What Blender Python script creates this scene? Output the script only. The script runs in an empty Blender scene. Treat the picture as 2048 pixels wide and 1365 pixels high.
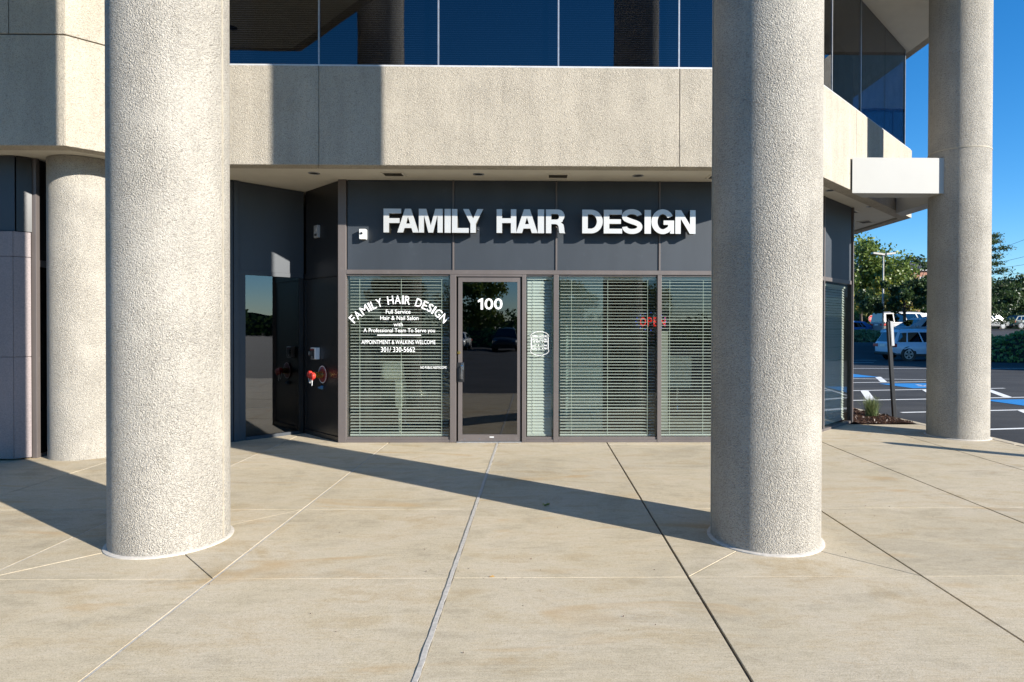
import bpy, bmesh, math, random
from mathutils import Vector, Matrix, noise
R_ = math.radians
random.seed(7)
scene = bpy.context.scene
col = scene.collection

# ------------------------------------------------------------------ camera
FPX, CX, CY = 1246.11, 1092.99, 666.33
ROLL, PITCH, YAW = -0.001942, -0.008085, -0.014602
EYE = 1.6
def cam_rot(v):
    x, y, z = v
    c, s = math.cos(ROLL), math.sin(ROLL); x, z = c*x + s*z, -s*x + c*z
    c, s = math.cos(PITCH), math.sin(PITCH); y, z = c*y - s*z, s*y + c*z
    c, s = math.cos(YAW), math.sin(YAW); x, y = c*x - s*y, s*x + c*y
    return Vector((x, y, z))
def ray(px, py): return cam_rot(((px-CX)/FPX, 1.0, -(py-CY)/FPX))
def at(px, py, Y):
    v = ray(px, py); return Vector((0, 0, EYE)) + v*(Y/v.y)
def gr(px, py, z=0.0):
    v = ray(px, py); return Vector((0, 0, EYE)) + v*((z-EYE)/v.z)
cam = bpy.data.cameras.new('camera'); cam_o = bpy.data.objects.new('camera', cam); col.objects.link(cam_o)
cam.sensor_width = 36.0; cam.lens = FPX/2048*36.0
cam.shift_x = (1024-CX)/2048; cam.shift_y = (CY-682.5)/2048
cam.clip_start = 0.05; cam.clip_end = 3000
rx, fw, up = cam_rot((1, 0, 0)), cam_rot((0, 1, 0)), cam_rot((0, 0, 1))
cam_o.matrix_world = Matrix(((rx.x, up.x, -fw.x, 0), (rx.y, up.y, -fw.y, 0), (rx.z, up.z, -fw.z, EYE), (0, 0, 0, 1)))
scene.camera = cam_o

# ------------------------------------------------------------------ sky, sun, exposure
SUN_TRAVEL = Vector((-1.425, 1.0, -0.685)).normalized()
to_sun = -SUN_TRAVEL
SUN_EL = math.asin(to_sun.z); SUN_AZ = math.atan2(to_sun.x, to_sun.y)      # azimuth clockwise from +Y
w = bpy.data.worlds.new('World'); scene.world = w; w.use_nodes = True
nt = w.node_tree; nt.nodes.clear()
sky = nt.nodes.new('ShaderNodeTexSky'); sky.sky_type = 'NISHITA'; sky.sun_disc = False
sky.sun_elevation = SUN_EL; sky.sun_rotation = SUN_AZ
sky.altitude = 0; sky.air_density = 1.0; sky.dust_density = 0.0; sky.ozone_density = 6.0
bg = nt.nodes.new('ShaderNodeBackground'); bg.inputs['Strength'].default_value = 0.092
wo = nt.nodes.new('ShaderNodeOutputWorld')
hs_ = nt.nodes.new('ShaderNodeHueSaturation'); hs_.inputs['Saturation'].default_value = 1.2; nt.links.new(sky.outputs[0], hs_.inputs['Color']); nt.links.new(hs_.outputs[0], bg.inputs[0]); nt.links.new(bg.outputs[0], wo.inputs[0])
sun = bpy.data.lights.new('sun', 'SUN'); sun.energy = 4.6; sun.angle = R_(0.53); sun.color = (1.0, 0.95, 0.87)
sun_o = bpy.data.objects.new('sun', sun); col.objects.link(sun_o)
sun_o.rotation_euler = SUN_TRAVEL.to_track_quat('-Z', 'Y').to_euler()
vs = scene.view_settings
vs.view_transform = 'Standard'; vs.look = 'None'; vs.exposure = 1.2; vs.gamma = 1.0; vs.use_curve_mapping = False
scene.cycles.transparent_max_bounces = 24; scene.cycles.max_bounces = 8

# ------------------------------------------------------------------ materials
class N:
    def __init__(s, name):
        s.m = bpy.data.materials.new(name); s.m.use_nodes = True; s.t = s.m.node_tree; s.t.nodes.clear()
        s.out = s.t.nodes.new('ShaderNodeOutputMaterial')
    def n(s, kind, **kw):
        nd = s.t.nodes.new('ShaderNode'+kind)
        for k, v in kw.items():
            if k in nd.inputs: nd.inputs[k].default_value = v
            else: setattr(nd, k, v)
        return nd
    def l(s, a, b): s.t.links.new(a, b)
    def coord(s, scale=(1, 1, 1), kind='Object'):
        if kind == 'World': c = s.n('NewGeometry').outputs['Position']
        else: c = s.n('TexCoord').outputs[kind]
        mp = s.n('Mapping'); mp.inputs['Scale'].default_value = scale; s.l(c, mp.inputs[0]); return mp.outputs[0]
    def noise(s, vec, scale, detail=4, rough=0.55, dist=0.0):
        nd = s.n('TexNoise'); nd.inputs['Scale'].default_value = scale; nd.inputs['Detail'].default_value = detail
        nd.inputs['Roughness'].default_value = rough; nd.inputs['Distortion'].default_value = dist; s.l(vec, nd.inputs['Vector']); return nd.outputs['Fac']
    def ramp(s, fac, stops):
        r = s.n('ValToRGB'); e = r.color_ramp.elements
        while len(e) < len(stops): e.new(0.5)
        for i, (p, c) in enumerate(stops):
            e[i].position = p; e[i].color = (*c, 1) if len(c) == 3 else c
        s.l(fac, r.inputs[0]); return r.outputs[0]
    def mix(s, fac, a, b, mode='MIX'):
        m = s.n('MixRGB', blend_type=mode)
        for i, v in enumerate((fac, a, b)):
            if isinstance(v, (int, float)): m.inputs[i].default_value = v
            elif isinstance(v, tuple): m.inputs[i].default_value = (*v, 1)
            else: s.l(v, m.inputs[i])
        return m.outputs[0]
    def math(s, op, a, b):
        m = s.n('Math', operation=op)
        for i, v in enumerate((a, b)):
            if isinstance(v, (int, float)): m.inputs[i].default_value = v
            else: s.l(v, m.inputs[i])
        return m.outputs[0]
    def bsdf(s, color=(.5, .5, .5), rough=0.6, metal=0.0, spec=0.5, bump=None, strength=0.5, dist=0.01):
        p = s.n('BsdfPrincipled')
        for k, v in (('Base Color', color), ('Roughness', rough), ('Metallic', metal), ('Specular IOR Level', spec)):
            if isinstance(v, tuple): p.inputs[k].default_value = (*v, 1)
            elif isinstance(v, (int, float)): p.inputs[k].default_value = v
            else: s.l(v, p.inputs[k])
        if bump is not None:
            b = s.n('Bump'); b.inputs['Strength'].default_value = strength; b.inputs['Distance'].default_value = dist
            s.l(bump, b.inputs['Height']); s.l(b.outputs[0], p.inputs['Normal'])
        s.l(p.outputs[0], s.out.inputs[0]); return s.m
def simple(name, c, rough=0.5, metal=0.0, spec=0.5, var=0.12, vs_=6.0):
    k = N(name); v = k.noise(k.coord(), vs_, 5)
    lo = tuple(x*(1-var) for x in c); hi = tuple(min(1, x*(1+var)) for x in c)
    return k.bsdf(k.ramp(v, [(.3, lo), (.7, hi)]), rough, metal, spec)
def emis(name, c, st):
    k = N(name); e = k.n('Emission'); e.inputs[0].default_value = (*c, 1); e.inputs[1].default_value = st
    k.l(e.outputs[0], k.out.inputs[0]); return k.m
def aggregate(name, base, pebble=125.0, dist=0.0105, strength=1.0):
    k = N(name); c = k.coord()
    v = k.n('TexVoronoi', feature='SMOOTH_F1'); v.inputs['Scale'].default_value = pebble; v.inputs['Smoothness'].default_value = 0.35
    wv = k.n('TexNoise'); wv.inputs['Scale'].default_value = pebble*0.4; wv.inputs['Detail'].default_value = 2; k.l(c, wv.inputs['Vector'])
    add = k.n('VectorMath', operation='MULTIPLY_ADD'); k.l(wv.outputs['Color'], add.inputs[0]); add.inputs[1].default_value = (.02, .02, .02); k.l(c, add.inputs[2])
    k.l(add.outputs[0], v.inputs['Vector'])
    n1 = k.noise(c, pebble*0.55, 5, 0.6); n2 = k.noise(c, 1.3, 5, 0.6); n3 = k.noise(k.coord((1, 1, .12)), 5.0, 6, .65); n5 = k.noise(c, 2.2, 4); n4 = k.noise(c, 260, 2)
    h = k.math('ADD', k.math('MULTIPLY', k.math('SUBTRACT', 1.0, v.outputs['Distance']), 0.8), k.math('MULTIPLY', n1, 1.1))
    h = k.math('MULTIPLY', h, k.math('ADD', .15, k.math('MULTIPLY', n5, 1.8)))
    b = base
    tone = k.ramp(n2, [(.3, tuple(x*.86 for x in b)), (.55, b), (.75, tuple(x*1.1 for x in b))])
    tone = k.mix(0.55, tone, k.ramp(n3, [(.35, tuple(x*.80 for x in b)), (.65, tuple(x*1.08 for x in b))]))
    speck = k.ramp(v.outputs['Color'], [(.0, (.45, .42, .37)), (.40, (.98, .96, .94)), (.8, (1.1, 1.07, 1.0)), (1, (1.3, 1.25, 1.15))])
    tone = k.mix(0.75, tone, speck, 'MULTIPLY')
    tone = k.mix(k.ramp(n4, [(.62, (0, 0, 0)), (.7, (.55, .55, .55))]), tone, (b[0]*.45, b[1]*.42, b[2]*.38))
    return k.bsdf(tone, 0.88, 0, 0.25, h, strength, dist)
M = {}
M['agg'] = aggregate('exposed_aggregate', (.405, .38, .335))
M['aggfas'] = aggregate('aggregate_panel', (.43, .39, .325), 120.0, .007)
M['smooth'] = simple('smooth_concrete', (.36, .32, .25), .85, var=.15, vs_=9)
def paving():
    k = N('broom_concrete'); c = k.coord(kind='World')
    oi = k.n('ObjectInfo')
    a = k.noise(c, .8, 9, .72, .5); b = k.noise(k.coord((.55, 1.5, 1), 'World'), 2.4, 8, .74, .3); f = k.noise(c, 130, 3, .8); g2 = k.noise(c, 38, 5, .8); st = k.noise(k.coord((4, 70, 1), 'World'), 1.0, 3)
    t = k.ramp(a, [(.36, (.36, .325, .25)), (.47, (.50, .445, .335)), (.56, (.55, .50, .41)), (.66, (.41, .325, .195))])
    t = k.mix(.5, t, k.ramp(b, [(.36, (.36, .325, .255)), (.5, (.54, .49, .40)), (.64, (.42, .34, .22))]))
    t = k.mix(.8, t, k.ramp(f, [(.3, (.55, .53, .49)), (.5, (1, 1, 1)), (.72, (1.15, 1.15, 1.15))]), 'MULTIPLY')
    t = k.mix(.5, t, k.ramp(g2, [(.32, (.74, .72, .68)), (.5, (1, 1, 1)), (.66, (1.1, 1.1, 1.1))]), 'MULTIPLY')
    t = k.mix(.25, t, k.ramp(st, [(.35, (.82, .81, .8)), (.65, (1.06, 1.06, 1.06))]), 'MULTIPLY')
    rust = k.noise(k.coord((.8, 2.6, 1), 'World'), .9, 4, .5, 1.0)
    t = k.mix(k.ramp(rust, [(.60, (0, 0, 0)), (.72, (.55, .55, .55))]), t, (.44, .30, .14))
    dk = k.noise(c, 24, 4, .7); t = k.mix(k.ramp(dk, [(.7, (0, 0, 0)), (.76, (.5, .5, .5))]), t, (.2, .19, .17))
    t = k.mix(.6, t, k.ramp(oi.outputs['Random'], [(0, (.86, .86, .87)), (1, (1.08, 1.06, 1.03))]), 'MULTIPLY')
    t = k.mix(1.0, t, (.94, .895, .81), 'MULTIPLY')
    h = k.math('ADD', k.math('MULTIPLY', f, .5), k.math('MULTIPLY', st, .5))
    return k.bsdf(t, .86, 0, .3, h, .6, .005)
M['pave'] = paving()
M['kerb'] = simple('kerb_concrete', (.45, .38, .27), .85, var=.18, vs_=14)
M['seal_light'] = simple('joint_sealant_pale', (.44, .41, .36), .7, var=.2, vs_=40)
M['seal_dark'] = simple('joint_sealant_dark', (.045, .042, .038), .8, var=.3, vs_=40)
M['caulk'] = simple('caulk_ring', (.5, .46, .40), .7, var=.15, vs_=30)
def asphalt():
    k = N('asphalt'); c = k.coord(kind='World'); a = k.noise(c, .35, 6, .6); f = k.noise(c, 60, 4, .7); st = k.noise(k.coord((.25, 2.2, 1), 'World'), .8, 5, .65)
    t = k.ramp(a, [(.3, (.036, .038, .041)), (.7, (.062, .062, .062))])
    t = k.mix(.5, t, k.ramp(st, [(.35, (.6, .6, .6)), (.65, (1.35, 1.33, 1.3))]), 'MULTIPLY')
    t = k.mix(.6, t, k.ramp(f, [(.35, (.6, .6, .6)), (.7, (1.5, 1.5, 1.5))]), 'MULTIPLY')
    return k.bsdf(t, .9, 0, .2, f, .5, .006)
M['asphalt'] = asphalt()
def paint(name, c):
    k = N(name); f = k.noise(k.coord(kind='World'), 18, 5, .75)
    return k.bsdf(k.mix(k.ramp(f, [(.6, (0, 0, 0)), (.72, (.7, .7, .7))]), c, (.12, .12, .12)), .75, 0, .3)
M['white_line'] = paint('road_paint_white', (.74, .74, .72)); M['blue_line'] = paint('road_paint_blue', (.02, .2, .5))
M['soffit'] = simple('soffit_paint', (.60, .56, .47), .8, var=.05, vs_=3)
def panel_mat(name, c, rough=.42):
    k = N(name); n = k.noise(k.coord((1, 1, .25)), 2.2, 4); d = k.noise(k.coord((1, 1, 1)), 9, 6, .7)
    t = k.ramp(n, [(.3, tuple(x*.85 for x in c)), (.7, tuple(x*1.12 for x in c))])
    t = k.mix(k.ramp(d, [(.6, (0, 0, 0)), (.8, (.25, .25, .25))]), t, tuple(min(1, x*2.2+.01) for x in c))
    return k.bsdf(t, rough, 0, .5)
M['panel'] = panel_mat('charcoal_panel', (.034, .041, .050), .5)
M['blackpanel'] = panel_mat('black_panel', (.014, .013, .013), .35)
M['bronze'] = panel_mat('bronze_frame', (.112, .096, .09), .45)
M['stone'] = None
def stone():
    k = N('rose_granite'); c = k.coord(); a = k.noise(c, 60, 4, .7); b = k.noise(k.coord((1, 1, .3)), 2.5, 4)
    t = k.mix(.5, k.ramp(a, [(.35, (.15, .125, .125)), (.65, (.29, .24, .23))]), k.ramp(b, [(.3, (.18, .155, .155)), (.7, (.28, .225, .215))]))
    return k.bsdf(t, .55, 0, .4)
M['stone'] = stone()
M['white_beam'] = simple('beam_cladding', (.375, .365, .335), .55, var=.03, vs_=2)
M['flash'] = simple('metal_flashing', (.55, .55, .55), .45, .2, var=.1, vs_=8)
M['silver'] = simple('satin_aluminium', (.42, .43, .44), .4, .7, var=.15, vs_=30)
M['chrome'] = simple('chrome', (.55, .56, .58), .16, 1.0, var=.1, vs_=20)
def glass(name, tint, refl, trans):
    k = N(name); tr = k.n('BsdfTransparent'); tr.inputs[0].default_value = (*tint, 1)
    gl = k.n('BsdfGlossy'); gl.inputs['Roughness'].default_value = 0.0; gl.inputs[0].default_value = (.95, .97, 1, 1)
    fr = k.n('LayerWeight'); fr.inputs[0].default_value = .5
    mx = k.n('MixShader'); f = k.math('ADD', k.math('MULTIPLY', k.math('POWER', fr.outputs['Facing'], 4.0), .6), refl); k.l(f, mx.inputs[0]); k.l(tr.outputs[0], mx.inputs[1]); k.l(gl.outputs[0], mx.inputs[2])
    bn = k.noise(k.coord(), .9, 2); b = k.n('Bump'); b.inputs['Strength'].default_value = .25; b.inputs['Distance'].default_value = .006; k.l(bn, b.inputs['Height']); k.l(b.outputs[0], gl.inputs['Normal'])
    k.l(mx.outputs[0], k.out.inputs[0]); return k.m
M['glass'] = glass('shop_glass', (.90, .925, .91), .03, 1)
M['door_glass'] = glass('door_glass', (.28, .28, .28), .11, 1)
M['side_glass'] = glass('dark_glass', (.12, .12, .13), .11, 1)
M['upper_glass'] = glass('upper_glass', (.29, .34, .41), .085, 1)
M['car_glass'] = glass('car_glass', (.05, .06, .06), .12, 1)
M['white_paint'] = simple('white_sign_face', (.58, .58, .56), .42, .35, .6, var=.02)
M['sign_white'] = simple('sign_white', (.55, .55, .54), .5, var=.02)
M['return'] = simple('letter_return', (.05, .047, .035), .5)
M['vinyl'] = simple('white_vinyl', (.85, .85, .83), .6, var=.01)
M['slat'] = simple('blind_slat', (.44, .455, .415), .5, var=.03, vs_=3)
M['cord'] = simple('blind_cord', (.55, .6, .5), .8)
M['white_plastic'] = simple('white_plastic', (.75, .75, .72), .4, var=.03)
M['grey_plastic'] = simple('grey_plastic', (.3, .3, .3), .5)
M['black_plastic'] = simple('black_plastic', (.015, .015, .016), .4)
M['red'] = simple('red_enamel', (.52, .035, .025), .4); M['dark_red'] = simple('dark_red_plate', (.19, .02, .02), .4)
M['brass'] = simple('brass', (.45, .32, .10), .35, .9); M['blue_paint'] = simple('blue_paint', (.05, .15, .26), .5)
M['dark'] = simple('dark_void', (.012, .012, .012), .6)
M['carpet'] = simple('salon_floor', (.05, .05, .04), .7, var=.2, vs_=3)
M['plaster'] = simple('salon_plaster', (.16, .17, .145), .85, var=.06, vs_=2)
M['cream'] = simple('cream_vinyl', (.66, .65, .52), .5)
M['wood'] = simple('dark_wood', (.06, .04, .025), .5)
M['bark'] = simple('bark', (.07, .055, .042), .9, var=.4, vs_=9)
def leafmat(name, a, b, c):
    k = N(name); g = k.n('NewGeometry'); t = k.ramp(g.outputs['Random Per Island'], [(0, a), (.5, b), (1, c)])
    d = k.n('BsdfDiffuse'); k.l(t, d.inputs[0]); tl = k.n('BsdfTranslucent'); k.l(t, tl.inputs[0])
    gl = k.n('BsdfGlossy'); gl.inputs['Roughness'].default_value = .45
    m1 = k.n('MixShader'); m1.inputs[0].default_value = .35; k.l(d.outputs[0], m1.inputs[1]); k.l(tl.outputs[0], m1.inputs[2])
    m2 = k.n('MixShader'); m2.inputs[0].default_value = .04; k.l(m1.outputs[0], m2.inputs[1]); k.l(gl.outputs[0], m2.inputs[2])
    k.l(m2.outputs[0], k.out.inputs[0]); return k.m
M['leaf_green'] = leafmat('leaves_green', (0.07, 0.115, 0.022), (0.125, 0.185, 0.036), (0.21, 0.255, 0.05))
M['leaf_dark'] = leafmat('leaves_dark', (0.022, 0.046, 0.016), (0.042, 0.078, 0.024), (0.08, 0.12, 0.034))
M['leaf_yellow'] = leafmat('leaves_yellow', (0.130, 0.205, 0.043), (0.259, 0.281, 0.047), (0.475, 0.324, 0.065))
M['leaf_ivy'] = leafmat('leaves_ivy', (0.072, 0.167, 0.053), (0.149, 0.265, 0.072), (0.283, 0.398, 0.117))
M['blade'] = leafmat('grass_blades', (.10, .15, .05), (.17, .21, .08), (.28, .30, .14))
M['chips'] = leafmat('mulch_chips', (.03, .016, .010), (.075, .038, .024), (.15, .085, .055))
M['brick'] = None
def brick():
    k = N('red_brick'); b = k.n('TexBrick'); b.inputs['Scale'].default_value = 1.0; b.inputs['Color1'].default_value = (.30, .10, .055, 1); b.inputs['Color2'].default_value = (.37, .14, .08, 1)
    b.inputs['Mortar'].default_value = (.33, .25, .2, 1); b.inputs['Brick Width'].default_value = .22; b.inputs['Row Height'].default_value = .075; b.inputs['Mortar Size'].default_value = .01
    t = k.n('TexCoord'); s = k.n('SeparateXYZ'); k.l(t.outputs['Object'], s.inputs[0]); cmb = k.n('CombineXYZ'); k.l(s.outputs[0], cmb.inputs[0]); k.l(s.outputs[2], cmb.inputs[1]); k.l(cmb.outputs[0], b.inputs['Vector'])
    return k.bsdf(b.outputs[0], .9)
M['brick'] = brick()
M['slate'] = simple('roof_slate', (.05, .05, .06), .7)
M['steel'] = simple('galvanised_steel', (.34, .33, .31), .55, .3)

# ------------------------------------------------------------------ mesh helpers
class MB:
    def __init__(s): s.v = []; s.f = []; s.mi = []
    def add(s, vs, fs, mi=0):
        o = len(s.v); s.v += [tuple(p) for p in vs]; s.f += [tuple(i+o for i in f) for f in fs]; s.mi += [mi]*len(fs); return s
    def hexa(s, p, mi=0):
        return s.add(p, [(0, 3, 2, 1), (4, 5, 6, 7), (0, 1, 5, 4), (1, 2, 6, 5), (2, 3, 7, 6), (3, 0, 4, 7)], mi)
    def box(s, x0, x1, y0, y1, z0, z1, mi=0):
        return s.hexa([(x0, y0, z0), (x1, y0, z0), (x1, y1, z0), (x0, y1, z0), (x0, y0, z1), (x1, y0, z1), (x1, y1, z1), (x0, y1, z1)], mi)
    def prism(s, poly, z0, z1, mi=0):
        n = len(poly); a = sum(poly[i][0]*poly[(i+1) % n][1]-poly[(i+1) % n][0]*poly[i][1] for i in range(n))
        if a < 0: poly = poly[::-1]
        v = [(x, y, z0) for x, y in poly]+[(x, y, z1) for x, y in poly]
        return s.add(v, [tuple(range(n-1, -1, -1)), tuple(range(n, 2*n))]+[(i, (i+1) % n, (i+1) % n+n, i+n) for i in range(n)], mi)
    def lathe(s, c, prof, n=48, axis='z', mi=0, caps=True):
        o = []
        for r, h in prof:
            for i in range(n):
                a = 2*math.pi*i/n; u, q = r*math.cos(a), r*math.sin(a)
                p = {'z': (u, q, h), 'y': (u, h, -q), 'x': (h, u, q)}[axis]
                o.append((c[0]+p[0], c[1]+p[1], c[2]+p[2]))
        f = []
        for j in range(len(prof)-1):
            for i in range(n):
                f.append((j*n+i, j*n+(i+1) % n, (j+1)*n+(i+1) % n, (j+1)*n+i))
        if caps: f += [tuple(range(n-1, -1, -1)), tuple(range((len(prof)-1)*n, len(prof)*n))]
        return s.add(o, f, mi)
    def tube(s, pts, r, n=8, mi=0):
        pts = [Vector(p) for p in pts]; rs = r if isinstance(r, (list, tuple)) else [r]*len(pts); o = []; f = []
        for i, p in enumerate(pts):
            d = (pts[min(i+1, len(pts)-1)]-pts[max(i-1, 0)]).normalized()
            a = d.orthogonal().normalized() if i == 0 else (a - d*a.dot(d)).normalized(); b = d.cross(a)
            for k in range(n):
                t = 2*math.pi*k/n; o.append(p+(a*math.cos(t)+b*math.sin(t))*rs[i])
        for i in range(len(pts)-1):
            for k in range(n): f.append((i*n+k, i*n+(k+1) % n, (i+1)*n+(k+1) % n, (i+1)*n+k))
        f += [tuple(range(n-1, -1, -1)), tuple(range((len(pts)-1)*n, len(pts)*n))]
        return s.add(o, f, mi)
    def mesh(s, name, mats, smooth=False):
        me = bpy.data.meshes.new(name); me.from_pydata(s.v, [], s.f)
        for m in (mats if isinstance(mats, (list, tuple)) else [mats]): me.materials.append(M[m] if isinstance(m, str) else m)
        if any(s.mi): me.polygons.foreach_set('material_index', s.mi)
        if smooth:
            me.polygons.foreach_set('use_smooth', [True]*len(me.polygons))
            try: me.set_sharp_from_angle(angle=R_(40))
            except Exception: pass
        me.update(); return me
    def build(s, name, mats, parent=None, smooth=False, bevel=0, seg=2):
        o = link(name, s.mesh(name, mats, smooth), parent)
        if bevel:
            b = o.modifiers.new('bevel', 'BEVEL'); b.width = bevel; b.segments = seg; b.limit_method = 'ANGLE'; b.angle_limit = R_(40)
        return o
def link(name, me, parent=None, loc=None):
    o = bpy.data.objects.new(name, me); col.objects.link(o)
    if parent: o.parent = parent
    if loc is not None: o.location = loc
    return o
def child_at(name, me, parent, loc, rot=None):
    """a part whose location is given relative to its parent"""
    o = link(name, me, parent, loc)
    if rot is not None: o.rotation_euler = rot
    return o
def tag(o, label=None, cat=None, group=None, kind=None):
    if label: o['label'] = label
    if cat: o['category'] = cat
    if group: o['group'] = group
    if kind: o['kind'] = kind
    return o
def thing(name, label, cat, loc=(0, 0, 0), rz=0, group=None):
    o = bpy.data.objects.new(name, None); col.objects.link(o); o.location = loc; o.rotation_euler = (0, 0, rz); o.empty_display_size = .2
    return tag(o, label, cat, group)
def copy_tree(o, parent=None):
    c = o.copy(); col.objects.link(c); c.parent = parent
    for ch in list(o.children): copy_tree(ch, c)
    return c
def curve_mesh(name, loops, depth, mats, bevel=0.0):
    """filled 2-D outlines (x, z) turned into a plate standing in the XZ plane, front at y = 0, back at y = depth"""
    cu = bpy.data.curves.new(name, 'CURVE'); cu.dimensions = '2D'; cu.fill_mode = 'BOTH'; cu.extrude = depth/2
    for lp in loops:
        sp = cu.splines.new('POLY'); sp.points.add(len(lp)-1); sp.use_cyclic_u = True
        for i, (x, z) in enumerate(lp): sp.points[i].co = (x, z, 0, 1)
    ob = bpy.data.objects.new(name, cu); col.objects.link(ob)
    me = bpy.data.meshes.new_from_object(ob.evaluated_get(bpy.context.evaluated_depsgraph_get()))
    bpy.data.objects.remove(ob); bpy.data.curves.remove(cu)
    me.transform(Matrix(((1, 0, 0, 0), (0, 0, -1, depth/2), (0, 1, 0, 0), (0, 0, 0, 1))))
    me.materials.clear(); me.materials.append(M[mats]); me.name = name; return me
def text_mesh(txt, mat, bold=0.0, depth=0.0):
    cu = bpy.data.curves.new('text', 'FONT'); cu.body = txt; cu.size = 1.0; cu.offset = bold; cu.extrude = depth; cu.resolution_u = 3
    ob = bpy.data.objects.new('text', cu); col.objects.link(ob)
    me = bpy.data.meshes.new_from_object(ob.evaluated_get(bpy.context.evaluated_depsgraph_get()))
    bpy.data.objects.remove(ob); bpy.data.curves.remove(cu)
    me.transform(Matrix(((1, 0, 0, 0), (0, 0, -1, 0), (0, 1, 0, 0), (0, 0, 0, 1))))
    me.materials.clear(); me.materials.append(M[mat] if isinstance(mat, str) else mat); return me
def bounds(me):
    xs = [v.co.x for v in me.vertices]; zs = [v.co.z for v in me.vertices]; return min(xs), max(xs), min(zs), max(zs)
def fit(me, x0, x1, z0, z1):
    a, b, c, d = bounds(me); sx = (x1-x0)/(b-a); sz = (z1-z0)/(d-c)
    me.transform(Matrix.Translation((x0, 0, z0)) @ Matrix.Diagonal((sx, 1, sz, 1)) @ Matrix.Translation((-a, 0, -c))); return me
def offset(pts, d):
    """polyline offset to the left of its direction by d"""
    out = []
    for i, p in enumerate(pts):
        p = Vector(p)
        ns = []
        if i: t = (p-Vector(pts[i-1])).normalized(); ns.append(Vector((-t.y, t.x)))
        if i < len(pts)-1: t = (Vector(pts[i+1])-p).normalized(); ns.append(Vector((-t.y, t.x)))
        if len(ns) == 1: out.append(tuple(p+ns[0]*d))
        else:
            b = (ns[0]+ns[1]).normalized(); out.append(tuple(p+b*(d/b.dot(ns[0]))))
    return out
def lerp2(a, b, t): return (a[0]+(b[0]-a[0])*t, a[1]+(b[1]-a[1])*t)

# ------------------------------------------------------------------ ground, plaza
g = MB(); g.add([(-900, -900, -.135), (900, -900, -.135), (900, 900, -.135), (-900, 900, -.135)], [(0, 1, 2, 3)])
tag(g.build('ground', 'asphalt'), 'dark grey asphalt of the car park and drive', kind='structure')
W = 1.517; X0 = -.5435
XL = [X0+W*k for k in (-7, -6, -5, -4, -3)]+[-3.53]+[X0+W*k for k in (-1, 0, 1, 2, 3)]+[5.50, 6.58]
YL = [2.42, 3.980, 5.498, 7.015, 8.530, 10.30]
RC, LC, C3, C4 = (1.742, 4.739), (-2.765, 4.739), (6.265, 9.19), (-5.65, 7.91)
RAD = .40
plaza = MB().prism([(XL[0], 2.42), (6.44, 2.42), (6.44, 10.30), (XL[0], 10.30)], -.13, -.085).build('pavement', 'seal_dark')
tag(plaza, 'pale concrete plaza of large square slabs', kind='structure')
def slab(poly, ins):
    n = len(poly); a = sum(poly[i][0]*poly[(i+1) % n][1]-poly[(i+1) % n][0]*poly[i][1] for i in range(n))
    if a < 0: poly = poly[::-1]; 
    lines = []
    for i in range(n):
        p, q = Vector(poly[i]), Vector(poly[(i+1) % n]); t = (q-p).normalized(); nn = Vector((-t.y, t.x))
        d = .0012 if abs(t.y) < .05 else (.008 if abs(t.x) < .05 else .003)
        lines.append((p+nn*d, t))
    out = []
    for i in range(n):
        (p, t), (q, u) = lines[i-1], lines[i]
        den = t.x*u.y-t.y*u.x; s = ((q-p).x*u.y-(q-p).y*u.x)/den; r = p+t*s; out.append((r.x, r.y))
    o = MB().prism(out, -.084, 0.0+random.uniform(-.0012, .0012)).build('slab', 'pave', plaza, bevel=.0016, seg=1)
for i in range(len(XL)-1):
    for j in range(len(YL)-1):
        x0, x1, y0, y1 = XL[i], XL[i+1], YL[j], YL[j+1]
        hit = [c for c in (RC, LC) if x0 < c[0] < x1 and y0 < c[1] < y1]
        if hit:
            c = ((x0+x1)/2, (y0+y1)/2); q = [(x0, y0), (x1, y0), (x1, y1), (x0, y1)]
            for k in range(4): slab([q[k], q[(k+1) % 4], c], 0)
        else: slab([(x0, y0), (x1, y0), (x1, y1), (x0, y1)], 0)
random.seed(3)
for xi, x in enumerate(XL[1:-1]):
    light = x < .2; wide = .016 if abs(x-X0) < .05 else .0065
    y = 2.44; pts = []
    while y < 8.62: pts.append(y); y += .06
    s = MB(); v = []; f = []
    for k, y in enumerate(pts):
        jl, jr = (random.uniform(-.002, .002), random.uniform(-.003, .003)) if wide > .01 else (0, 0)
        z = (.0035 if wide > .01 else -.003) if light else -.012
        zz = z+random.uniform(-.0012, .0012)
        v += [(x-wide+jl-(0 if wide < .01 else .004), y, zz), (x+wide*(.35 if wide > .01 else 1)+jr, y, zz+.0005)]
        v += [(x-wide+jl-(0 if wide < .01 else .004), y, -.06), (x+wide*(.35 if wide > .01 else 1)+jr, y, -.06)]
        if k: a, b = 4*(k-1), 4*k; f += [(a, a+1, b+1, b), (a+1, a+3, b+3, b+1), (a+2, a, b, b+2)]
    s.add(v, f); s.build('joint_sealant', 'seal_light' if light else 'seal_dark', plaza)
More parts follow.
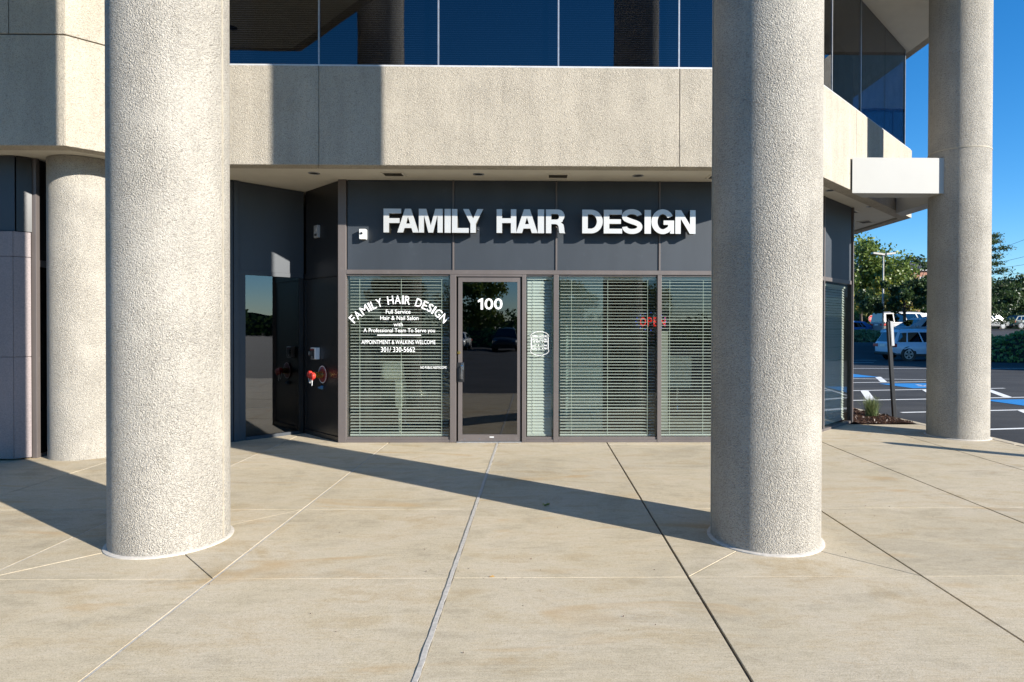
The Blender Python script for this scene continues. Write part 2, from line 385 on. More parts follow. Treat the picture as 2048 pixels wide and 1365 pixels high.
# kerbs
def kerb(path, name='kerb', wd=.15):
    inn = offset(path, wd); acc = 0
    for i in range(len(path)-1):
        L = (Vector(path[i+1])-Vector(path[i])).length; n = max(1, round(L/2.4))
        for k in range(n):
            e = .004/L
            a, b = k/n+e, (k+1)/n-e
            MB().prism([lerp2(path[i], path[i+1], a), lerp2(path[i], path[i+1], b), lerp2(inn[i], inn[i+1], b), lerp2(inn[i], inn[i+1], a)], -.2, .004).build('kerb_stone', 'kerb', kerbs, bevel=.012)
kerbs = tag(MB().box(-11.2, 6.5, 2.30, 2.39, -.3, -.14).build('kerb', 'kerb'), 'pale concrete kerb round the edge of the plaza', kind='structure')
kerb([(-11.2, 2.262), (6.74, 2.262), (6.74, 8.5), (6.72, 9.1), (6.55, 10.0), (6.47, 11.0), (6.44, 11.2), (6.44, 11.8), (6.38, 12.5), (6.2, 14.0)])

# road paint on the asphalt
def stripe(p, q, wd, mat='white_line', z=-.129, name='road_marking'):
    p, q = Vector(p), Vector(q); t = (q-p).normalized(); n = Vector((-t.y, t.x))*wd/2
    a = [p-n, q-n, q+n, p+n]
    return a, mat, z
marks = []
def sk(x0, x1): return lambda y: None
TL = .165
def line_row(Y, xa=7.5, xb=13.6): marks.append(stripe((xa, Y+TL*(xa-7.5)*.9), (xb, Y+TL*(xb-7.5)*.9), .11))
for Y in (12.72, 14.85, 17.02, 19.35): line_row(Y)
for Y in (10.55,): line_row(Y, 7.4, 13.6)
def hatch(Ya, Yb, xs):
    for x in xs: marks.append(stripe((x, Ya+TL*(x-7.5)*.9+.06), (x+1.0, Yb+TL*(x-6.5)*.9-.06), .2))
hatch(14.85, 17.02, (8.1, 10.0, 11.9)); hatch(10.55, 12.72, (7.6, 9.3, 11.0)); hatch(19.35, 21.5, (9.5, 11.2))
marks.append(stripe((9.8, 21.6), (14.4, 20.6), .11))
marks.append(stripe((12.5, 26.65), (40, 27.6), .12)); marks.append(stripe((14.0, 31.2), (17.2, 31.6), .11)); marks.append(stripe((15.5, 34), (18.4, 33.5), .11))
for k, (a, mat, z) in enumerate(marks):
    m = MB(); m.add([(p.x, p.y, z) for p in a], [(0, 1, 2, 3)]); tag(m.build('road_marking', mat), 'white painted parking line on the asphalt beside the plaza', kind='structure')
for (cx, cy, rot) in ((11.8, 18.75, .12), (11.9, 14.35, .12), (10.9, 22.6, .12)):
    m = MB(); a = [(-1.0, -.75), (1.2, -.75), (1.2, .75), (-1.0, .75)]
    m.add([(cx+x*math.cos(rot)-y*math.sin(rot), cy+x*math.sin(rot)+y*math.cos(rot), -.128) for x, y in a], [(0, 1, 2, 3)])
    o = tag(m.build('parking_symbol', 'blue_line'), 'blue painted accessible parking square on the asphalt', kind='structure')
    w_ = MB()
    seg = [[(-.1, .28), (-.1, 0), (.22, 0), (.34, -.3)], [(.18, .0), (.05, -.32), (-.22, -.33), (-.34, -.1)]]
    for sg in seg:
        for p, q in zip(sg, sg[1:]):
            pp, qq = Vector(p), Vector(q); t = (qq-pp).normalized(); n = Vector((-t.y, t.x))*.045
            w_.add([(cx+c.x*math.cos(rot)-c.y*math.sin(rot), cy+c.x*math.sin(rot)+c.y*math.cos(rot), -.124) for c in (pp-n, qq-n, qq+n, pp+n)], [(0, 1, 2, 3)])
    w_.build('wheelchair_mark', 'white_line', o)

# ------------------------------------------------------------------ the office building
bld = thing('office_building', 'beige aggregate office building with round columns and a dark glazed ground-floor shopfront', 'building', (0, 8.7, 0))
INV = Matrix.Translation((0, -8.7, 0))
def part(mb, name, mat, parent=None, smooth=False, bevel=0, seg=2):
    """a part of the building given in world coordinates"""
    o = mb.build(name, mat, parent or bld, smooth, bevel, seg)
    if (parent or bld) is bld: o.matrix_parent_inverse = INV
    else: o.matrix_parent_inverse = Matrix()
    return o
def column(c, top, ring=None, base=True, seams=()):
    m = MB(); n = 96; zs = [0.004, .02]; z = .5
    m.lathe((c[0], c[1], 0), [(RAD, -.1), (RAD, top)], 96)
    o = part(m, 'column', 'agg', smooth=True)
    if base:
        part(MB().lathe((c[0], c[1], 0), [(RAD+.028, -.05), (RAD+.026, .006), (RAD+.012, .011), (RAD-.01, .013)], 96), 'base_ring', 'caulk', o, True)
    for zr in ring or []:
        part(MB().lathe((c[0], c[1], 0), [(RAD-.01, zr-.012), (RAD+.004, zr-.009), (RAD+.004, zr+.009), (RAD-.01, zr+.012)], 96), 'joint_ring', 'smooth', o, True)
    for a in seams:
        a = R_(a); p = Vector((c[0]+RAD*math.cos(a), c[1]+RAD*math.sin(a))); part(MB().prism([(p.x-.006, p.y-.006), (p.x+.006, p.y-.006), (p.x+.006, p.y+.006), (p.x-.006, p.y+.006)], .02, top), 'form_seam', 'smooth', o)
    return o
column(RC, 10.0, seams=(176,)); column(LC, 10.0, seams=(-3,)); column(C3, 6.70, [4.20]); column(C4, 3.645, base=False)
# seam down the near columns
FAS = [(-14, 7.04), (-5.27, 7.04), (-4.51, 7.80), (3.33, 7.80), (6.83, 11.30), (6.83, 22.0)]
ZB, ZT = 3.62, 4.85
FIN = offset(FAS, .20)
def fas_panel(i, t0, t1, z0, z1, e0=True, e1=True, name='fascia_panel', mat='aggfas', out=FAS, inn=FIN):
    a, b = Vector(out[i]), Vector(out[i+1]); L = (b-a).length; gp = .006/L
    t0 += gp*0.5 if e0 else 0; t1 -= gp*0.5 if e1 else 0
    return part(MB().prism([lerp2(out[i], out[i+1], t0), lerp2(out[i], out[i+1], t1), lerp2(inn[i], inn[i+1], t1), lerp2(inn[i], inn[i+1], t0)], z0, z1), name, mat, bevel=.008)
def tx(i, x): return (x-FAS[i][0])/(FAS[i+1][0]-FAS[i][0])
fas_panel(0, 0, tx(0, -8.2), ZB, ZT); fas_panel(0, tx(0, -8.2), 1, ZB, ZT, True, False); fas_panel(1, 0, 1, ZB, ZT, False, False)
fas_panel(2, 0, tx(2, -2.72), ZB, ZT, False); fas_panel(2, tx(2, -2.72), tx(2, 1.775), ZB, ZT); fas_panel(2, tx(2, 1.775), 1, ZB, ZT, True, False)
fas_panel(3, 0, .40, ZB, ZT, False); fas_panel(3, .40, 1, ZB, ZT, True, False); fas_panel(4, 0, .5, ZB, ZT, False); fas_panel(4, .5, 1, ZB, ZT)
# upper concrete on the left wing
fas_panel(0, 0, tx(0, -5.885), ZT+.012, 6.69, name='wall_panel'); fas_panel(0, tx(0, -5.885), 1, ZT+.012, 6.69, True, False, name='wall_panel'); fas_panel(1, 0, 1, ZT+.012, 6.69, False, name='wall_panel')
# caulk behind the two open joints
for x in (-2.72, 1.775): part(MB().box(x-.02, x+.02, 7.822, 7.99, ZB+.01, ZT-.01), 'joint_strip', 'smooth')
# soffit / ceiling sheet
SO = offset(FAS, .205)
part(MB().prism(SO+[(-14, 22)], 3.652, 3.70), 'soffit', 'soffit')
for (x, y) in [(-2.974, 8.346), (-.79, 8.351), (1.35, 8.385), (2.9, 8.385), (4.35, 9.2), (5.6, 10.4)]:
    o = part(MB().lathe((x, y, 3.652), [(.075, 0), (.075, -.006), (.055, -.008), (.05, .0)], 24), 'downlight', 'silver', smooth=True)
    part(MB().lathe((x, y, 3.652), [(.054, -.0035), (.05, -.0045)], 24), 'lamp_recess', 'dark', o)
def vent(x, y, rz=0):
    m = MB(); wx, wy = .15, .12
    o = MB()
    for (a, b, c, d) in ((-wx, wx, -wy, -wy+.025), (-wx, wx, wy-.025, wy), (-wx, -wx+.025, -wy+.0251, wy-.0251), (wx-.025, wx, -wy+.0251, wy-.0251)): m.box(a, b, c, d, -.012, .001)
    fr = m.build('air_vent', 'soffit', bld); fr.location = (x, y-8.7, 3.652); fr.rotation_euler = (0, 0, rz)
    MB().box(-wx+.0255, wx-.0255, -wy+.0255, wy-.0255, -.002, .0).build('vent_back', 'dark', fr)
    for k in range(5):
        yy = -wy+.045+k*.036
        MB().hexa([(-wx+.026, yy, -.010), (wx-.026, yy, -.010), (wx-.026, yy+.004, -.010), (-wx+.026, yy+.004, -.010), (-wx+.026, yy+.016, -.003), (wx-.026, yy+.016, -.003), (wx-.026, yy+.02, -.003), (-wx+.026, yy+.02, -.003)]).build('louvre', 'smooth', fr)
vent(-1.93, 8.37); vent(.275, 8.42); vent(2.45, 8.42); vent(6.3, 11.9, .785); vent(5.5, 10.9, .785)
# upper storey glazing
GL = offset(FAS[1:], .10)      # glass line
GZ0, GZ1 = ZT+.03, 6.69
GT = offset(FAS[1:], .02); GTi = offset(FAS[1:], .19)
for i in (1, 2): part(MB().prism([GT[i], GT[i+1], GTi[i+1], GTi[i]], ZT+.004, ZT+.026), 'sill_flashing', 'flash', bevel=.004)
def upane(i, t0, t1, n=(0, 0)):
    a, b = lerp2(GL[i], GL[i+1], t0), lerp2(GL[i], GL[i+1], t1); d = (Vector(b)-Vector(a)).normalized(); nn = Vector((-d.y, d.x))*.012; e = d*.002
    p = [Vector(a)+e, Vector(b)-e]
    q = MB().prism([tuple(p[0]), tuple(p[1]), tuple(p[1]+nn), tuple(p[0]+nn)], GZ0, GZ1)
    part(q, 'upper_window_pane', 'upper_glass')
    return a, b
def umull(p, d):
    d = Vector(d).normalized(); nn = Vector((-d.y, d.x)); p = Vector(p)
    part(MB().prism([tuple(p-d*.009-nn*.006), tuple(p+d*.009-nn*.006), tuple(p+d*.009+nn*.03), tuple(p-d*.009+nn*.03)], GZ0, GZ1), 'upper_mullion', 'silver')
ux = [GL[1][0], -2.751, -1.253, .26, 1.788, GL[2][0]]
for a, b in zip(ux, ux[1:]):
    upane(1, (a-GL[1][0])/(GL[2][0]-GL[1][0]), (b-GL[1][0])/(GL[2][0]-GL[1][0]))
for x in ux[1:-1]: umull((x, GL[1][1]), (1, 0))
for k in range(4): upane(2, k/4, (k+1)/4)
for k in (1, 2): umull(lerp2(GL[2], GL[3], k/4), (1, 1))
umull(Vector(GL[3])-Vector((.02, .02)), (1, 1))
# blinds and dark room behind the upper glass
bk = offset(FAS[1:], .9)
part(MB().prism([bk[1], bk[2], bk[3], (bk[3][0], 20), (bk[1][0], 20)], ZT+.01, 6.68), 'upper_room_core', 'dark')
m = MB(); z = GZ0+.06
bl = offset(FAS[1:], .22); bl2 = offset(FAS[1:], .235)
while z < 6.6:
    for i in (1,):
        a, b, c, d = bl[i], bl[i+1], bl2[i+1], bl2[i]
        m.add([(a[0]+.05, a[1], z), (b[0]-.05, b[1], z), (c[0]-.05, c[1], z+.016), (d[0]+.05, d[1], z+.016)], [(0, 1, 2, 3)])
    z += .028
o = part(m, 'upper_blind_slats', 'grey_plastic'); o['kind'] = 'stuff'
# upper floor plates (overhangs)
part(MB().prism([(-14, 4.14), (-4.4, 4.14), (-.72, 7.82), (3.3, 7.82), (4.2, 8.72), (5.05, 8.3), (6.6, 8.3), (7.02, 8.72), (7.02, 22), (-14, 22)], 6.72, 8.1), 'upper_fascia', 'aggfas', bevel=.01)
part(MB().prism([(-13.9, 4.34), (-4.48, 4.34), (-.8, 8.02), (3.2, 8.02), (4.15, 8.98), (5.1, 8.5), (6.5, 8.5), (6.82, 8.85), (6.82, 21.8), (-13.9, 21.8)], 6.692, 6.718), 'upper_soffit', 'soffit')
for (x, y) in [(-5.2, 6.3), (-6.3, 6.3), (-7.4, 6.3), (-5.2, 5.1), (-6.3, 5.1)]:
    part(MB().lathe((x, y, 6.692), [(.09, 0), (.09, -.006), (.05, -.008), (.0501, -.001)], 20), 'downlight', 'black_plastic', smooth=True)
# bracket beams to the corner column
BZ0, BZ1 = 3.565, 4.085
part(MB().prism([(4.565, 9.0), (5.91, 9.0), (5.97, 9.05), (6.05, 9.3), (5.70, 9.3), (4.87, 9.3)], BZ0, BZ1), 'bracket_beam', 'white_beam', bevel=.006)
part(MB().prism([(6.12, 9.45), (6.40, 9.45), (6.40, 10.86), (6.12, 10.58)], BZ0+.002, BZ1), 'bracket_beam', 'white_beam', bevel=.006)

# --- ground floor walls
# left wing: granite and dark cladding
def cladding(poly, rows, mat, name):
    for z0, z1 in rows: part(MB().prism(poly, z0+.002, z1-.002), name, mat, bevel=.003, seg=1)
rows = [(.02, 1.24), (1.24, 2.44), (2.44, 2.742)]
for x0, x1 in ((-9.0, -7.62), (-7.62, -6.25)):
    cladding([(x0+.003, 7.52), (x1-.0, 7.52), (x1-.04, 7.62), (x0+.003, 7.62)], rows, 'stone', 'granite_panel')
    cladding([(x0+.003, 7.55), (x1, 7.55), (x1-.04, 7.64), (x0+.003, 7.64)], [(2.745, 3.645)], 'panel', 'cladding_panel')
cladding([(-6.248, 7.522), (-6.13, 7.64), (-6.23, 7.67), (-6.28, 7.62)], rows, 'stone', 'granite_panel')
cladding([(-6.235, 7.555), (-6.13, 7.66), (-6.23, 7.69), (-6.27, 7.64)], [(2.745, 3.645)], 'blackpanel', 'cladding_panel')
part(MB().box(-6.155, -6.095, 7.672, 7.73, .0, 3.645), 'corner_post', 'bronze', bevel=.004)
part(MB().box(-6.13, -6.11, 7.735, 8.60, .05, 2.33), 'window_pane', 'side_glass'); part(MB().box(-6.13, -6.11, 7.735, 8.60, 2.42, 3.64), 'spandrel_panel', 'blackpanel')
part(MB().box(-6.14, -6.10, 7.735, 8.60, 2.335, 2.415), 'transom', 'bronze'); part(MB().box(-6.14, -6.10, 7.735, 8.60, 0.0, .045), 'bottom_rail', 'bronze')
# hidden storefront between column and recess
for x0, x1 in ((-6.09, -5.25), (-5.25, -4.42)):
    part(MB().box(x0+.02, x1-.02, 8.66, 8.68, .05, 2.33), 'window_pane', 'side_glass'); part(MB().box(x0+.003, x1-.003, 8.645, 8.68, 2.42, 3.64), 'spandrel_panel', 'panel')
    part(MB().box(x0, x1-.001, 8.63, 8.70, 2.335, 2.415), 'transom', 'bronze')
# generic storefront along a plan segment
class Seg:
    def __init__(s, a, b): s.a = Vector(a); s.b = Vector(b); s.d = (s.b-s.a).normalized(); s.n = Vector((s.d.y, -s.d.x)); s.L = (s.b-s.a).length
    def pt(s, u, off): p = s.a+s.d*u+s.n*off; return (p.x, p.y)
    def box(s, u0, u1, z0, z1, o0, o1, name, mat, parent=None, bevel=0):
        return part(MB().prism([s.pt(u0, o1), s.pt(u1, o1), s.pt(u1, o0), s.pt(u0, o0)], z0, z1), name, mat, parent, bevel=bevel)
ZH0, ZH1 = 2.341, 2.402
# recess: dark glass at 45 degrees
s1 = Seg((-4.42, 8.59), (-3.52, 9.49)); L = s1.L
s1.box(0.0, .24, 0, 3.645, -.06, .012, 'corner_post', 'panel', bevel=.004); s1.box(.245, .31, 0, 3.64, -.06, .03, 'mullion', 'panel', bevel=.003)
s1.box(.41, L-.10, .05, ZH0, -.015, -.003, 'window_pane', 'side_glass'); s1.box(.312, .408, 0, ZH0, -.05, .004, 'mullion', 'panel')
s1.box(L-.098, L-.03, 0, ZH0, -.05, .015, 'mullion', 'blackpanel'); s1.box(.41, L-.10, 0, .045, -.05, .02, 'bottom_rail', 'panel')
s1.box(.312, L-.03, ZH0+.002, ZH1, -.05, .01, 'transom', 'panel'); s1.box(.312, L-.02, ZH1+.002, 3.645, -.04, 0, 'spandrel_panel', 'panel')
# recess: black service panel at 45 degrees
s2 = Seg((-3.52, 9.49), (-2.765, 8.735)); L = s2.L
s2.box(.03, L-.012, .07, ZH0-.02, -.03, .0, 'service_panel', 'blackpanel', bevel=.004); s2.box(.03, L-.012, ZH1+.002, 3.645, -.04, 0, 'spandrel_panel', 'blackpanel')
s2.box(.0, L-.002, ZH0-.018, ZH1, -.05, .012, 'transom', 'blackpanel'); s2.box(.03, L-.002, 0, .068, -.05, .02, 'bottom_rail', 'blackpanel'); s2.box(-.02, .028, 0, ZH0-.02, -.05, .016, 'mullion', 'blackpanel')
# front shop window wall at Y = 8.70
FY = 8.68
def fb(x0, x1, z0, z1, y0, y1, name, mat, parent=None, bevel=0): return part(MB().box(x0, x1, y0, y1, z0, z1), name, mat, parent, bevel=bevel)
XE = 3.55
fb(-2.765, -2.654, 0, 3.648, FY, 8.80, 'mullion', 'bronze', bevel=.004)
fb(-1.215, -1.131, 0, ZH0, FY, 8.80, 'mullion', 'bronze', bevel=.003); fb(-.214, -.158, 0, ZH0, FY, 8.80, 'mullion', 'bronze', bevel=.003)
for x0, x1 in ((.225, .295), (1.678, 1.734), (2.95, 3.01)): fb(x0, x1, 0, ZH0, FY, 8.80, 'mullion', 'bronze', bevel=.003)
fb(-2.653, XE-.03, ZH0+.001, ZH1, FY-.003, 8.80, 'transom', 'bronze', bevel=.003)
for x0, x1 in ((-2.653, -1.216), (-.157, .224), (.296, 1.677), (1.735, 2.949), (3.011, XE-.04)):
    fb(x0, x1, 0, .04, FY+.005, 8.80, 'bottom_rail', 'bronze', bevel=.003); fb(x0, x1, .0405, .075, FY+.02, 8.78, 'sash', 'bronze'); fb(x0, x1, ZH0-.02, ZH0, FY+.02, 8.78, 'sash', 'bronze')
    fb(x0+.001, x1-.001, .0755, ZH0-.021, 8.722, 8.728, 'window_pane', 'glass')
sx = [-2.653, -1.172, .262, 1.706, 2.98, XE-.04]
for a, b in zip(sx, sx[1:]):
    fb(a+.012, b-.012, ZH1+.001, 3.646, 8.705, 8.76, 'spandrel_panel', 'panel', bevel=.003)
for x in sx[1:-1]: fb(x-.0115, x+.0115, ZH1+.001, 3.646, 8.69, 8.76, 'panel_cover_strip', 'bronze', bevel=.002)
fb(-2.653, XE-.04, 3.60, 3.6475, 8.772, 8.80, 'head_trim', 'panel')
# door
DX0, DX1 = -1.122, -.222
fb(DX0-.008, DX1+.007, 2.313, ZH0, FY+.002, 8.80, 'door_header', 'bronze')
fb(DX0, DX1, 0.0, .012, FY-.02, 8.80, 'threshold', 'silver')
m = MB(); y0, y1 = FY+.022, FY+.067
x0, x1 = -1.104, -.232; gx0, gx1, gz0, gz1 = -1.048, -.280, .109, 2.24
m.box(x0, gx0, y0, y1, .016, 2.306); m.box(gx1, x1, y0, y1, .016, 2.306); m.box(gx0+.0002, gx1-.0002, y0, y1, gz1, 2.306); m.box(gx0+.0002, gx1-.0002, y0, y1, .016, gz0)
door = part(m, 'entrance_door', 'bronze'); door['label'] = 'bronze framed glass entrance door numbered 100'
part(MB().box(gx0, gx1, y0+.018, y0+.026, gz0, gz1), 'door_pane', 'door_glass', door)
hp = at(921, 745, FY)
h = part(MB().box(hp.x-.048, hp.x+.048, y0-.012, y0-.001, hp.z-.135, hp.z+.135), 'pull_handle', 'black_plastic', door, bevel=.003)
part(MB().tube([(hp.x+.02, y0-.012, hp.z+.085), (hp.x+.02, y0-.06, hp.z+.085), (hp.x+.02, y0-.06, hp.z-.09), (hp.x+.02, y0-.012, hp.z-.09)], .014, 10), 'grip', 'chrome', door, True)
part(MB().box(hp.x+.0, hp.x+.047, y0-.017, y0-.0125, hp.z+.03, hp.z+.13), 'latch_plate', 'chrome', door, bevel=.002)
lp = at(917.7, 705.7, FY); part(MB().lathe((lp.x, y0, lp.z), [(.022, .0), (.022, -.012), (.012, -.014), (.0, -.015)], 20, 'y'), 'lock_cylinder', 'brass', door, True)
for px in (929, 959, 987, 1016): p = at(px, 879, FY); part(MB().lathe((p.x, y0, .045), [(.006, 0), (.006, -.003), (0, -.004)], 10, 'y'), 'screw', 'chrome', door)
part(MB().box(-.665, -.605, y0-.0025, y0-.0005, .065, .082), 'maker_label', 'sign_white', door)
for k, (c, a, b) in enumerate((('1', 955.5, 966), ('0', 969, 986.5), ('0', 988, 1005))):
    me = text_mesh(c, 'vinyl', .012) if c != '1' else curve_mesh('digit', [[(.55, 0), (1, 0), (1, 1), (.68, 1), (0, .8), (.06, .62), (.55, .74)]], .0004, 'vinyl'); A, B = at(a, 597, FY+.03), at(b, 619.5, FY+.03); fit(me, A.x, B.x, B.z, A.z)
    o = link('digit', me, door, (0, y0+.0145, 0)); 
# right wall at 45 degrees
s3 = Seg((XE, 8.70), (5.36, 10.51)); L = s3.L
s3.box(-.03, .03, 0, 3.648, -.08, .0, 'mullion', 'bronze')
for u0, u1 in ((.0305, 1.25), (1.29, L-.085)):
    s3.box(u0, u1, .04, ZH0, -.035, -.029, 'window_pane', 'glass'); s3.box(u0, u1, ZH1+.001, 3.646, -.06, -.01, 'spandrel_panel', 'panel'); s3.box(u0, u1, 0, .038, -.09, .0, 'bottom_rail', 'bronze')
    s3.box(u0, u1, ZH0+.001, ZH1, -.08, .004, 'transom', 'bronze')
s3.box(1.251, 1.289, 0, 3.646, -.09, .003, 'mullion', 'bronze'); s3.box(L-.084, L-.035, 0, ZH0, -.12, .002, 'mullion', 'blackpanel'); s3.box(L-.034, L, 0, 3.648, -.12, .012, 'corner_post', 'bronze')
part(MB().prism([(5.33, 10.54), (5.38, 10.54), (5.38, 20), (5.33, 20)], .0, 3.648), 'side_wall', 'panel')
# interior shell
part(MB().prism([(-9, 7.7), (-6.2, 7.7), (-6.2, 8.75), (-4.45, 8.75), (-3.52, 9.62), (-2.7, 8.805), (XE-.06, 8.805), (5.31, 11.0), (5.31, 16), (-9, 16)], .002, .016), 'floor', 'carpet')
part(MB().box(-9, 5.3, 14.5, 14.6, .02, 3.64), 'back_wall', 'plaster'); part(MB().box(-2.82, -2.74, 9.0, 14.49, .02, 3.64), 'partition_wall', 'plaster')
part(MB().box(-9, -2.83, 10.6, 10.68, .02, 3.64), 'partition_wall', 'dark')
part(MB().box(-9.1, -9.0, 7.6, 16, 0, 3.64), 'side_wall', 'panel')
part(MB().box(.20, 1.02, 9.7, 9.82, .02, 3.2), 'partition_wall', simple('teal_screen', (.30, .40, .38), .8, var=.05)); part(MB().box(1.9, 2.02, 9.6, 11.8, .02, 3.64), 'partition_wall', 'plaster')
part(MB().lathe((-1.75, 10.9, 0), [(.3, .02), (.3, 3.64)], 40), 'interior_column', 'plaster', smooth=True)

# ------------------------------------------------------------------ blinds: every slat a part
slat_cache = {}
def blind(label, seg, u0, u1, z0, z1, off, tilt, cords):
    a = seg.pt(u0, off); ang = math.atan2(seg.d.y, seg.d.x); L = u1-u0
    t = thing('window_blind', label, 'blind', (a[0], a[1], z0), ang)
    key = round(L, 3)
    m = MB(); n = 4; dpt = .048; v = []; f = []
    for i in range(n+1):
        y = -dpt/2+dpt*i/n; z = .0028*(1-(2*i/n-1)**2); v += [(0.004, y, z), (L-.004, y, z), (.004, y, z-.0022), (L-.004, y, z-.0022)]
        if i: p, q = 4*(i-1), 4*i; f += [(p, p+1, q+1, q), (p+2, q+2, q+3, p+3), (p, q, q+2, p+2), (p+1, p+3, q+3, q+1)]
    f += [(0, 2, 3, 1), (4*n, 4*n+1, 4*n+3, 4*n+2)]
    m.add(v, f); me = m.mesh('slat', 'slat')
    H = z1-z0; pitch = .0432; z = .05; k = 0
    while z < H-.06:
        o = child_at('slat', me, t, (0, random.uniform(-.001, .001), z), (tilt+random.gauss(0, .035), random.gauss(0, .0012), 0)); z += pitch
    MB().box(0, L, -.028, .028, H-.045, H-.004).build('head_rail', 'slat', t); MB().box(.002, L-.002, -.022, .022, .004, .026).build('bottom_rail', 'slat', t)
    for c in cords:
        MB().box(L*c-.0018, L*c+.0018, -.0275, -.0255, .02, H-.046).build('ladder_cord', 'cord', t)
fs = Seg((0, FY), (10, FY))
def fx(x): return x
blind('wide blind half open behind the window with the white arched lettering', fs, -2.625, -1.245, .078, ZH0-.02, -.11, R_(9), (.10, .52, .93))
blind('narrow closed blind in the sidelight beside the entrance door', fs, -.145, .205, .078, ZH0-.02, -.10, R_(62), (.28,))
blind('wide blind half open behind the pane next to the closed narrow blind', fs, .318, 1.66, .078, ZH0-.02, -.11, R_(9), (.12, .5, .92))
blind('blind behind the pane partly hidden by the thick column', fs, 1.748, 2.93, .078, ZH0-.02, -.11, R_(7), (.10, .5, .9))
blind('closed blind behind the angled glass at the building corner', s3, 1.36, L-.10, .05, ZH0-.02, -.12, R_(55), (.15, .85))

# ------------------------------------------------------------------ letters on the fascia
def arc(cx, cz, rx_, rz_, a0, a1, n=14): return [(cx+rx_*math.cos(R_(a0+(a1-a0)*i/n)), cz+rz_*math.sin(R_(a0+(a1-a0)*i/n))) for i in range(n+1)]
def glyph(ch):
    s = .225
    if ch == 'F': return .73, [[(0, 0), (s, 0), (s, .40), (.66, .40), (.66, .60), (s, .60), (s, .80), (.73, .80), (.73, 1), (0, 1)]]
    if ch == 'I': return s, [[(0, 0), (s, 0), (s, 1), (0, 1)]]
    if ch == 'L': return .70, [[(0, 0), (.70, 0), (.70, .20), (s, .20), (s, 1), (0, 1)]]
    if ch == 'E': return .74, [[(0, 0), (.74, 0), (.74, .20), (s, .20), (s, .41), (.69, .41), (.69, .60), (s, .60), (s, .80), (.73, .80), (.73, 1), (0, 1)]]
    if ch == 'H': return .82, [[(0, 0), (s, 0), (s, .42), (.82-s, .42), (.82-s, 0), (.82, 0), (.82, 1), (.82-s, 1), (.82-s, .62), (s, .62), (s, 1), (0, 1)]]
    if ch == 'N': return .82, [[(0, 0), (.22, 0), (.22, .64), (.59, 0), (.82, 0), (.82, 1), (.60, 1), (.60, .37), (.235, 1), (0, 1)]]
    if ch == 'A': return .90, [[(0, 0), (.245, 0), (.305, .19), (.595, .19), (.655, 0), (.90, 0), (.575, 1), (.325, 1)], [(.365, .375), (.45, .66), (.535, .375)]]
    if ch == 'M': return 1.0, [[(0, 0), (.215, 0), (.215, .74), (.40, 0), (.60, 0), (.785, .74), (.785, 0), (1, 0), (1, 1), (.69, 1), (.5, .30), (.31, 1), (0, 1)]]
    if ch == 'Y': return .86, [[(.315, 0), (.545, 0), (.545, .38), (.86, 1), (.61, 1), (.43, .60), (.25, 1), (0, 1), (.315, .38)]]
    if ch == 'D': return .83, [[(0, 0)]+arc(.36, .5, .47, .5, -90, 90, 20)+[(0, 1)], [(s, .20), (s, .80)]+arc(.35, .5, .24, .30, 90, -90, 16)]
    if ch == 'R': return .80, [[(0, 0), (s, 0), (s, .385), (.40, .385), (.48, .36), (.53, .28), (.545, .12), (.57, 0), (.81, 0), (.78, .06), (.765, .22), (.735, .37), (.62, .455), (.70, .50)]+arc(.50, .735, .28, .265, -40, 90, 14)+[(0, 1)], [(s, .575), (s, .81), (.44, .81)]+arc(.45, .6925, .10, .1175, 90, -90, 10)]
    if ch == 'G':
        o = arc(.43, .5, .43, .52, 28, 330, 36); i = arc(.43, .5, .20, .32, 320, 38, 26)
        return .86, [o[:-1]+[(.70, .05), (.72, 0), (.86, 0), (.86, .55), (.46, .55), (.46, .37), (.64, .37), (.62, .28)]+i[3:]+[(.62, .66)]]
    if ch == 'S':
        cl = arc(.42, .735, .30, .185, 8, 90, 8)+arc(.39, .725, .285, .195, 98, 215, 12)+[(.27, .56), (.42, .505), (.57, .455)]+arc(.44, .285, .30, .195, 35, -90, 12)+arc(.40, .285, .285, .195, -98, -180, 8)
        hw = .105; Lf = []; Rg = []
        for k in range(len(cl)):
            a, b = Vector(cl[max(k-1, 0)]), Vector(cl[min(k+1, len(cl)-1)]); t = (b-a).normalized(); nn = Vector((-t.y, t.x))*hw
            Lf.append(tuple(Vector(cl[k])+nn)); Rg.append(tuple(Vector(cl[k])-nn))
        return .83, [Lf+Rg[::-1]]
LYF = 8.54; LD = .10
sign = thing('sign_lettering', 'raised white letters FAMILY HAIR DESIGN on the charcoal band over the shopfront', 'sign', (0, 8.7, 2.9))
spec = [('F', 768, 802), ('A', 795.5, 837), ('M', 838.5, 885), ('I', 890, 901), ('L', 904.7, 937), ('Y', 926.8, 966), ('H', 994, 1032), ('A', 1033, 1074.7), ('I', 1076.3, 1087.5), ('R', 1092.5, 1129.8),
        ('D', 1165, 1204.8), ('E', 1208, 1243.5), ('S', 1244.4, 1283.9), ('I', 1289.5, 1301), ('G', 1303.3, 1347.3), ('N', 1351, 1390)]
for ch, xa, xb in spec:
    t = (xa-768)/(1390-768); ya, yb = 418.5+3.3*t, 465+3.0*t
    if ch in 'SG': ya -= 1.4; yb += .8
    A, B = at(xa, ya, LYF), at(xb, yb, LYF); wd, loops = glyph(ch)
    me = fit(curve_mesh('letter', loops, LD, 'return'), A.x, B.x, B.z, A.z)
    o = link('letter', me, sign, (0, LYF+.002-8.7, -2.9))
    me2 = fit(curve_mesh('letter_face', loops, .012, 'white_paint'), A.x-.004, B.x+.004, B.z-.004, A.z+.004)
    f_ = link('letter_face', me2, o, (0, -.0125, 0))
    for q in (.28, .72): MB().tube([((A.x+(B.x-A.x)*q), LD-.01, B.z+.06), ((A.x+(B.x-A.x)*q), .203, B.z+.06)], .006, 6).build('standoff', 'silver', o)

